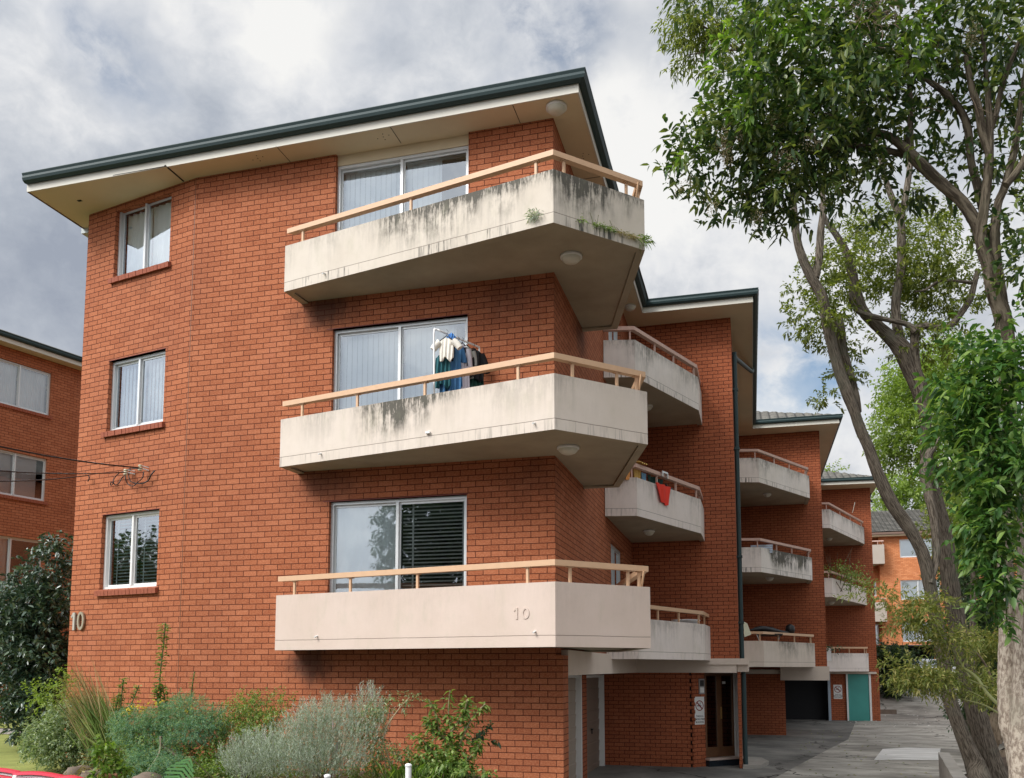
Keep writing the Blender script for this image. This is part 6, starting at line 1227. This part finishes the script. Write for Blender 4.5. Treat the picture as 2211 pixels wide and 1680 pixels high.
# sandstone rocks edging the bed
for i, (x, y, D, rx, ry, lab) in enumerate(((168, 1674, 11.6, 22, 18, 'rounded sandstone rock at the lawn end of the bed'), (205, 1680, 11.3, 20, 18, 'squarish sandstone rock second from the lawn'), (268, 1680, 10.9, 30, 20, 'largest sandstone rock behind the terracotta pot'), (320, 1690, 10.4, 36, 20, 'dark rock below the feathery mounds'), (420, 1700, 10.2, 40, 20, 'rock half hidden below the split leaf'))):
    c = at(x, y, D); k = D / F; mb = MB(); mb.sm = True; G = []
    for a in range(13):
        th_ = math.pi * a / 12; row = []
        for b_ in range(24):
            ph = 2 * math.pi * b_ / 24; v = np.array([math.sin(th_) * math.cos(ph), math.sin(th_) * math.sin(ph), math.cos(th_)]); v = np.sign(v) * np.abs(v) ** .8; nz = 1 + .10 * math.sin(3 * v[0] + i * 2 + 2 * v[2]) + .07 * math.sin(7 * v[1] + 5 * v[2] + i); row.append(c + np.array([v[0] * rx * k, v[1] * .22, v[2] * ry * k]) * nz)
        G.append(row)
    mb.grid(G, True); tag(mb.build('rock', M['stone']), lab, 'rock', 'sandstone edging rocks')
# white bollard posts near the viewer
for (x, y, D, lab) in ((882, 1648, 7.6, 'white capped garden post, the taller looking one by the strap leaves'), (707, 1671, 7.6, 'white capped garden post below the lavender, barely showing')):
    c = at(x, y, D); t_ = thing('post', lab, 'post', (c[0], c[1], 0.0), 'white garden posts'); mb = MB(); z = c[2]; mb.lathe((c[0], c[1], 0), [(.026, .0), (.026, z - .028)], 20); mb.build('shaft', M['white_plastic'], t_); mb = MB(); mb.lathe((c[0], c[1], 0), [(.0262, z - .03), (.030, z - .027), (.030, z - .012), (.018, z - .004), (.001, z)], 20); mb.build('cap', M['white_plastic'], t_)
# red and white barrier at the bottom left
t_ = thing('traffic_barrier', 'red and white striped plastic barrier at the bottom left corner', 'barrier', tuple(at(40, 1800, 6.2)))
for k, (xa, xb, ya, yb_, D) in enumerate(((-60, 34, 1661, 1665, 6.3), (26, 136, 1667, 1676, 6.2), (124, 180, 1676, 1684, 6.1))):
    N = 14; 
    for nm, off, hh, dd, mm in (('red_rim', 0, 4, 0, 'red_plastic'), ('white_panel', 4.2, 6, .01, 'pink_plastic'), ('red_band', 10.5, 6, .0, 'red_plastic'), ('white_panel', 16.8, 60, .01, 'pink_plastic')):
        mb = MB(); mb.sm = False
        def P(i, s_, q): t = i / N; x = xa + (xb - xa) * t; y = ya + (yb_ - ya) * t - 5 * math.sin(math.pi * t) + 3 + off + s_ * hh; return tuple(at(x, y, D + dd) + _fw * q)
        for i in range(N):
            mb.face([P(i, 1, 0), P(i + 1, 1, 0), P(i + 1, 0, .02), P(i, 0, .02)]); mb.face([P(i, 0, .02), P(i + 1, 0, .02), P(i + 1, 0, .06), P(i, 0, .06)]); mb.face([P(i, 0, .06), P(i + 1, 0, .06), P(i + 1, 1, .06), P(i, 1, .06)])
        mb.build(nm, M[mm], t_)
# soil bed carrying the planting
mb = MB(); mb.sm = True; G = []
for j, D in enumerate((9.0, 9.6, 10.2, 10.8, 11.4, 12.2, 13.0)):
    row = []
    for i, x in enumerate(range(130, 1100, 40)):
        yy = 1740 - (D - 9) * 10; c = at(x, yy, D); zt_ = min(c[2], .15) if D < 12 else .1; edge = 0 if 160 < x < 1060 and j else -.5; row.append((c[0], min(c[1], 12.0 + max(0, (-8.6 - c[0]) * .2)), zt_ + edge + .03 * math.sin(i * 1.3 + j)))
    G.append(row)
mb.grid(G); o = mb.build('garden_bed', M['soil']); o['kind'] = 'structure'

# low tangle under and between the shrubs
C, O = blobpts([(x, 1672 + 6 * math.sin(x), 10.9, 34, 20, .35, 26) for x in range(300, 1010, 34)] + [(x, 1640, 11.6, 30, 24, .3, 14) for x in range(450, 960, 44)])
T = norm(rnd(len(C)) + np.array([[0, 0, .8]])); P, D = twigs(C, T, .16, 8); tag(leaves('ground_cover', P, D, rnd(len(P)), .045 * RNG.uniform(.5, 1.4, len(P)), .022, M['lf_green']), 'low tangled green ground cover between the garden shrubs', 'ground cover', kind='stuff')
C, O = blobpts([(x, 1684, 10.8, 40, 10, .3, 22) for x in range(180, 1050, 50)]); P = np.repeat(C, 4, 0) + RNG.normal(size=(len(C) * 4, 3)) * .05
tag(leaves('dead_leaves', P, rnd(len(P)), rnd(len(P)), .05, .025, M['lf_straw']), 'dry fallen leaves over the garden bed soil', 'dead leaves', kind='stuff')
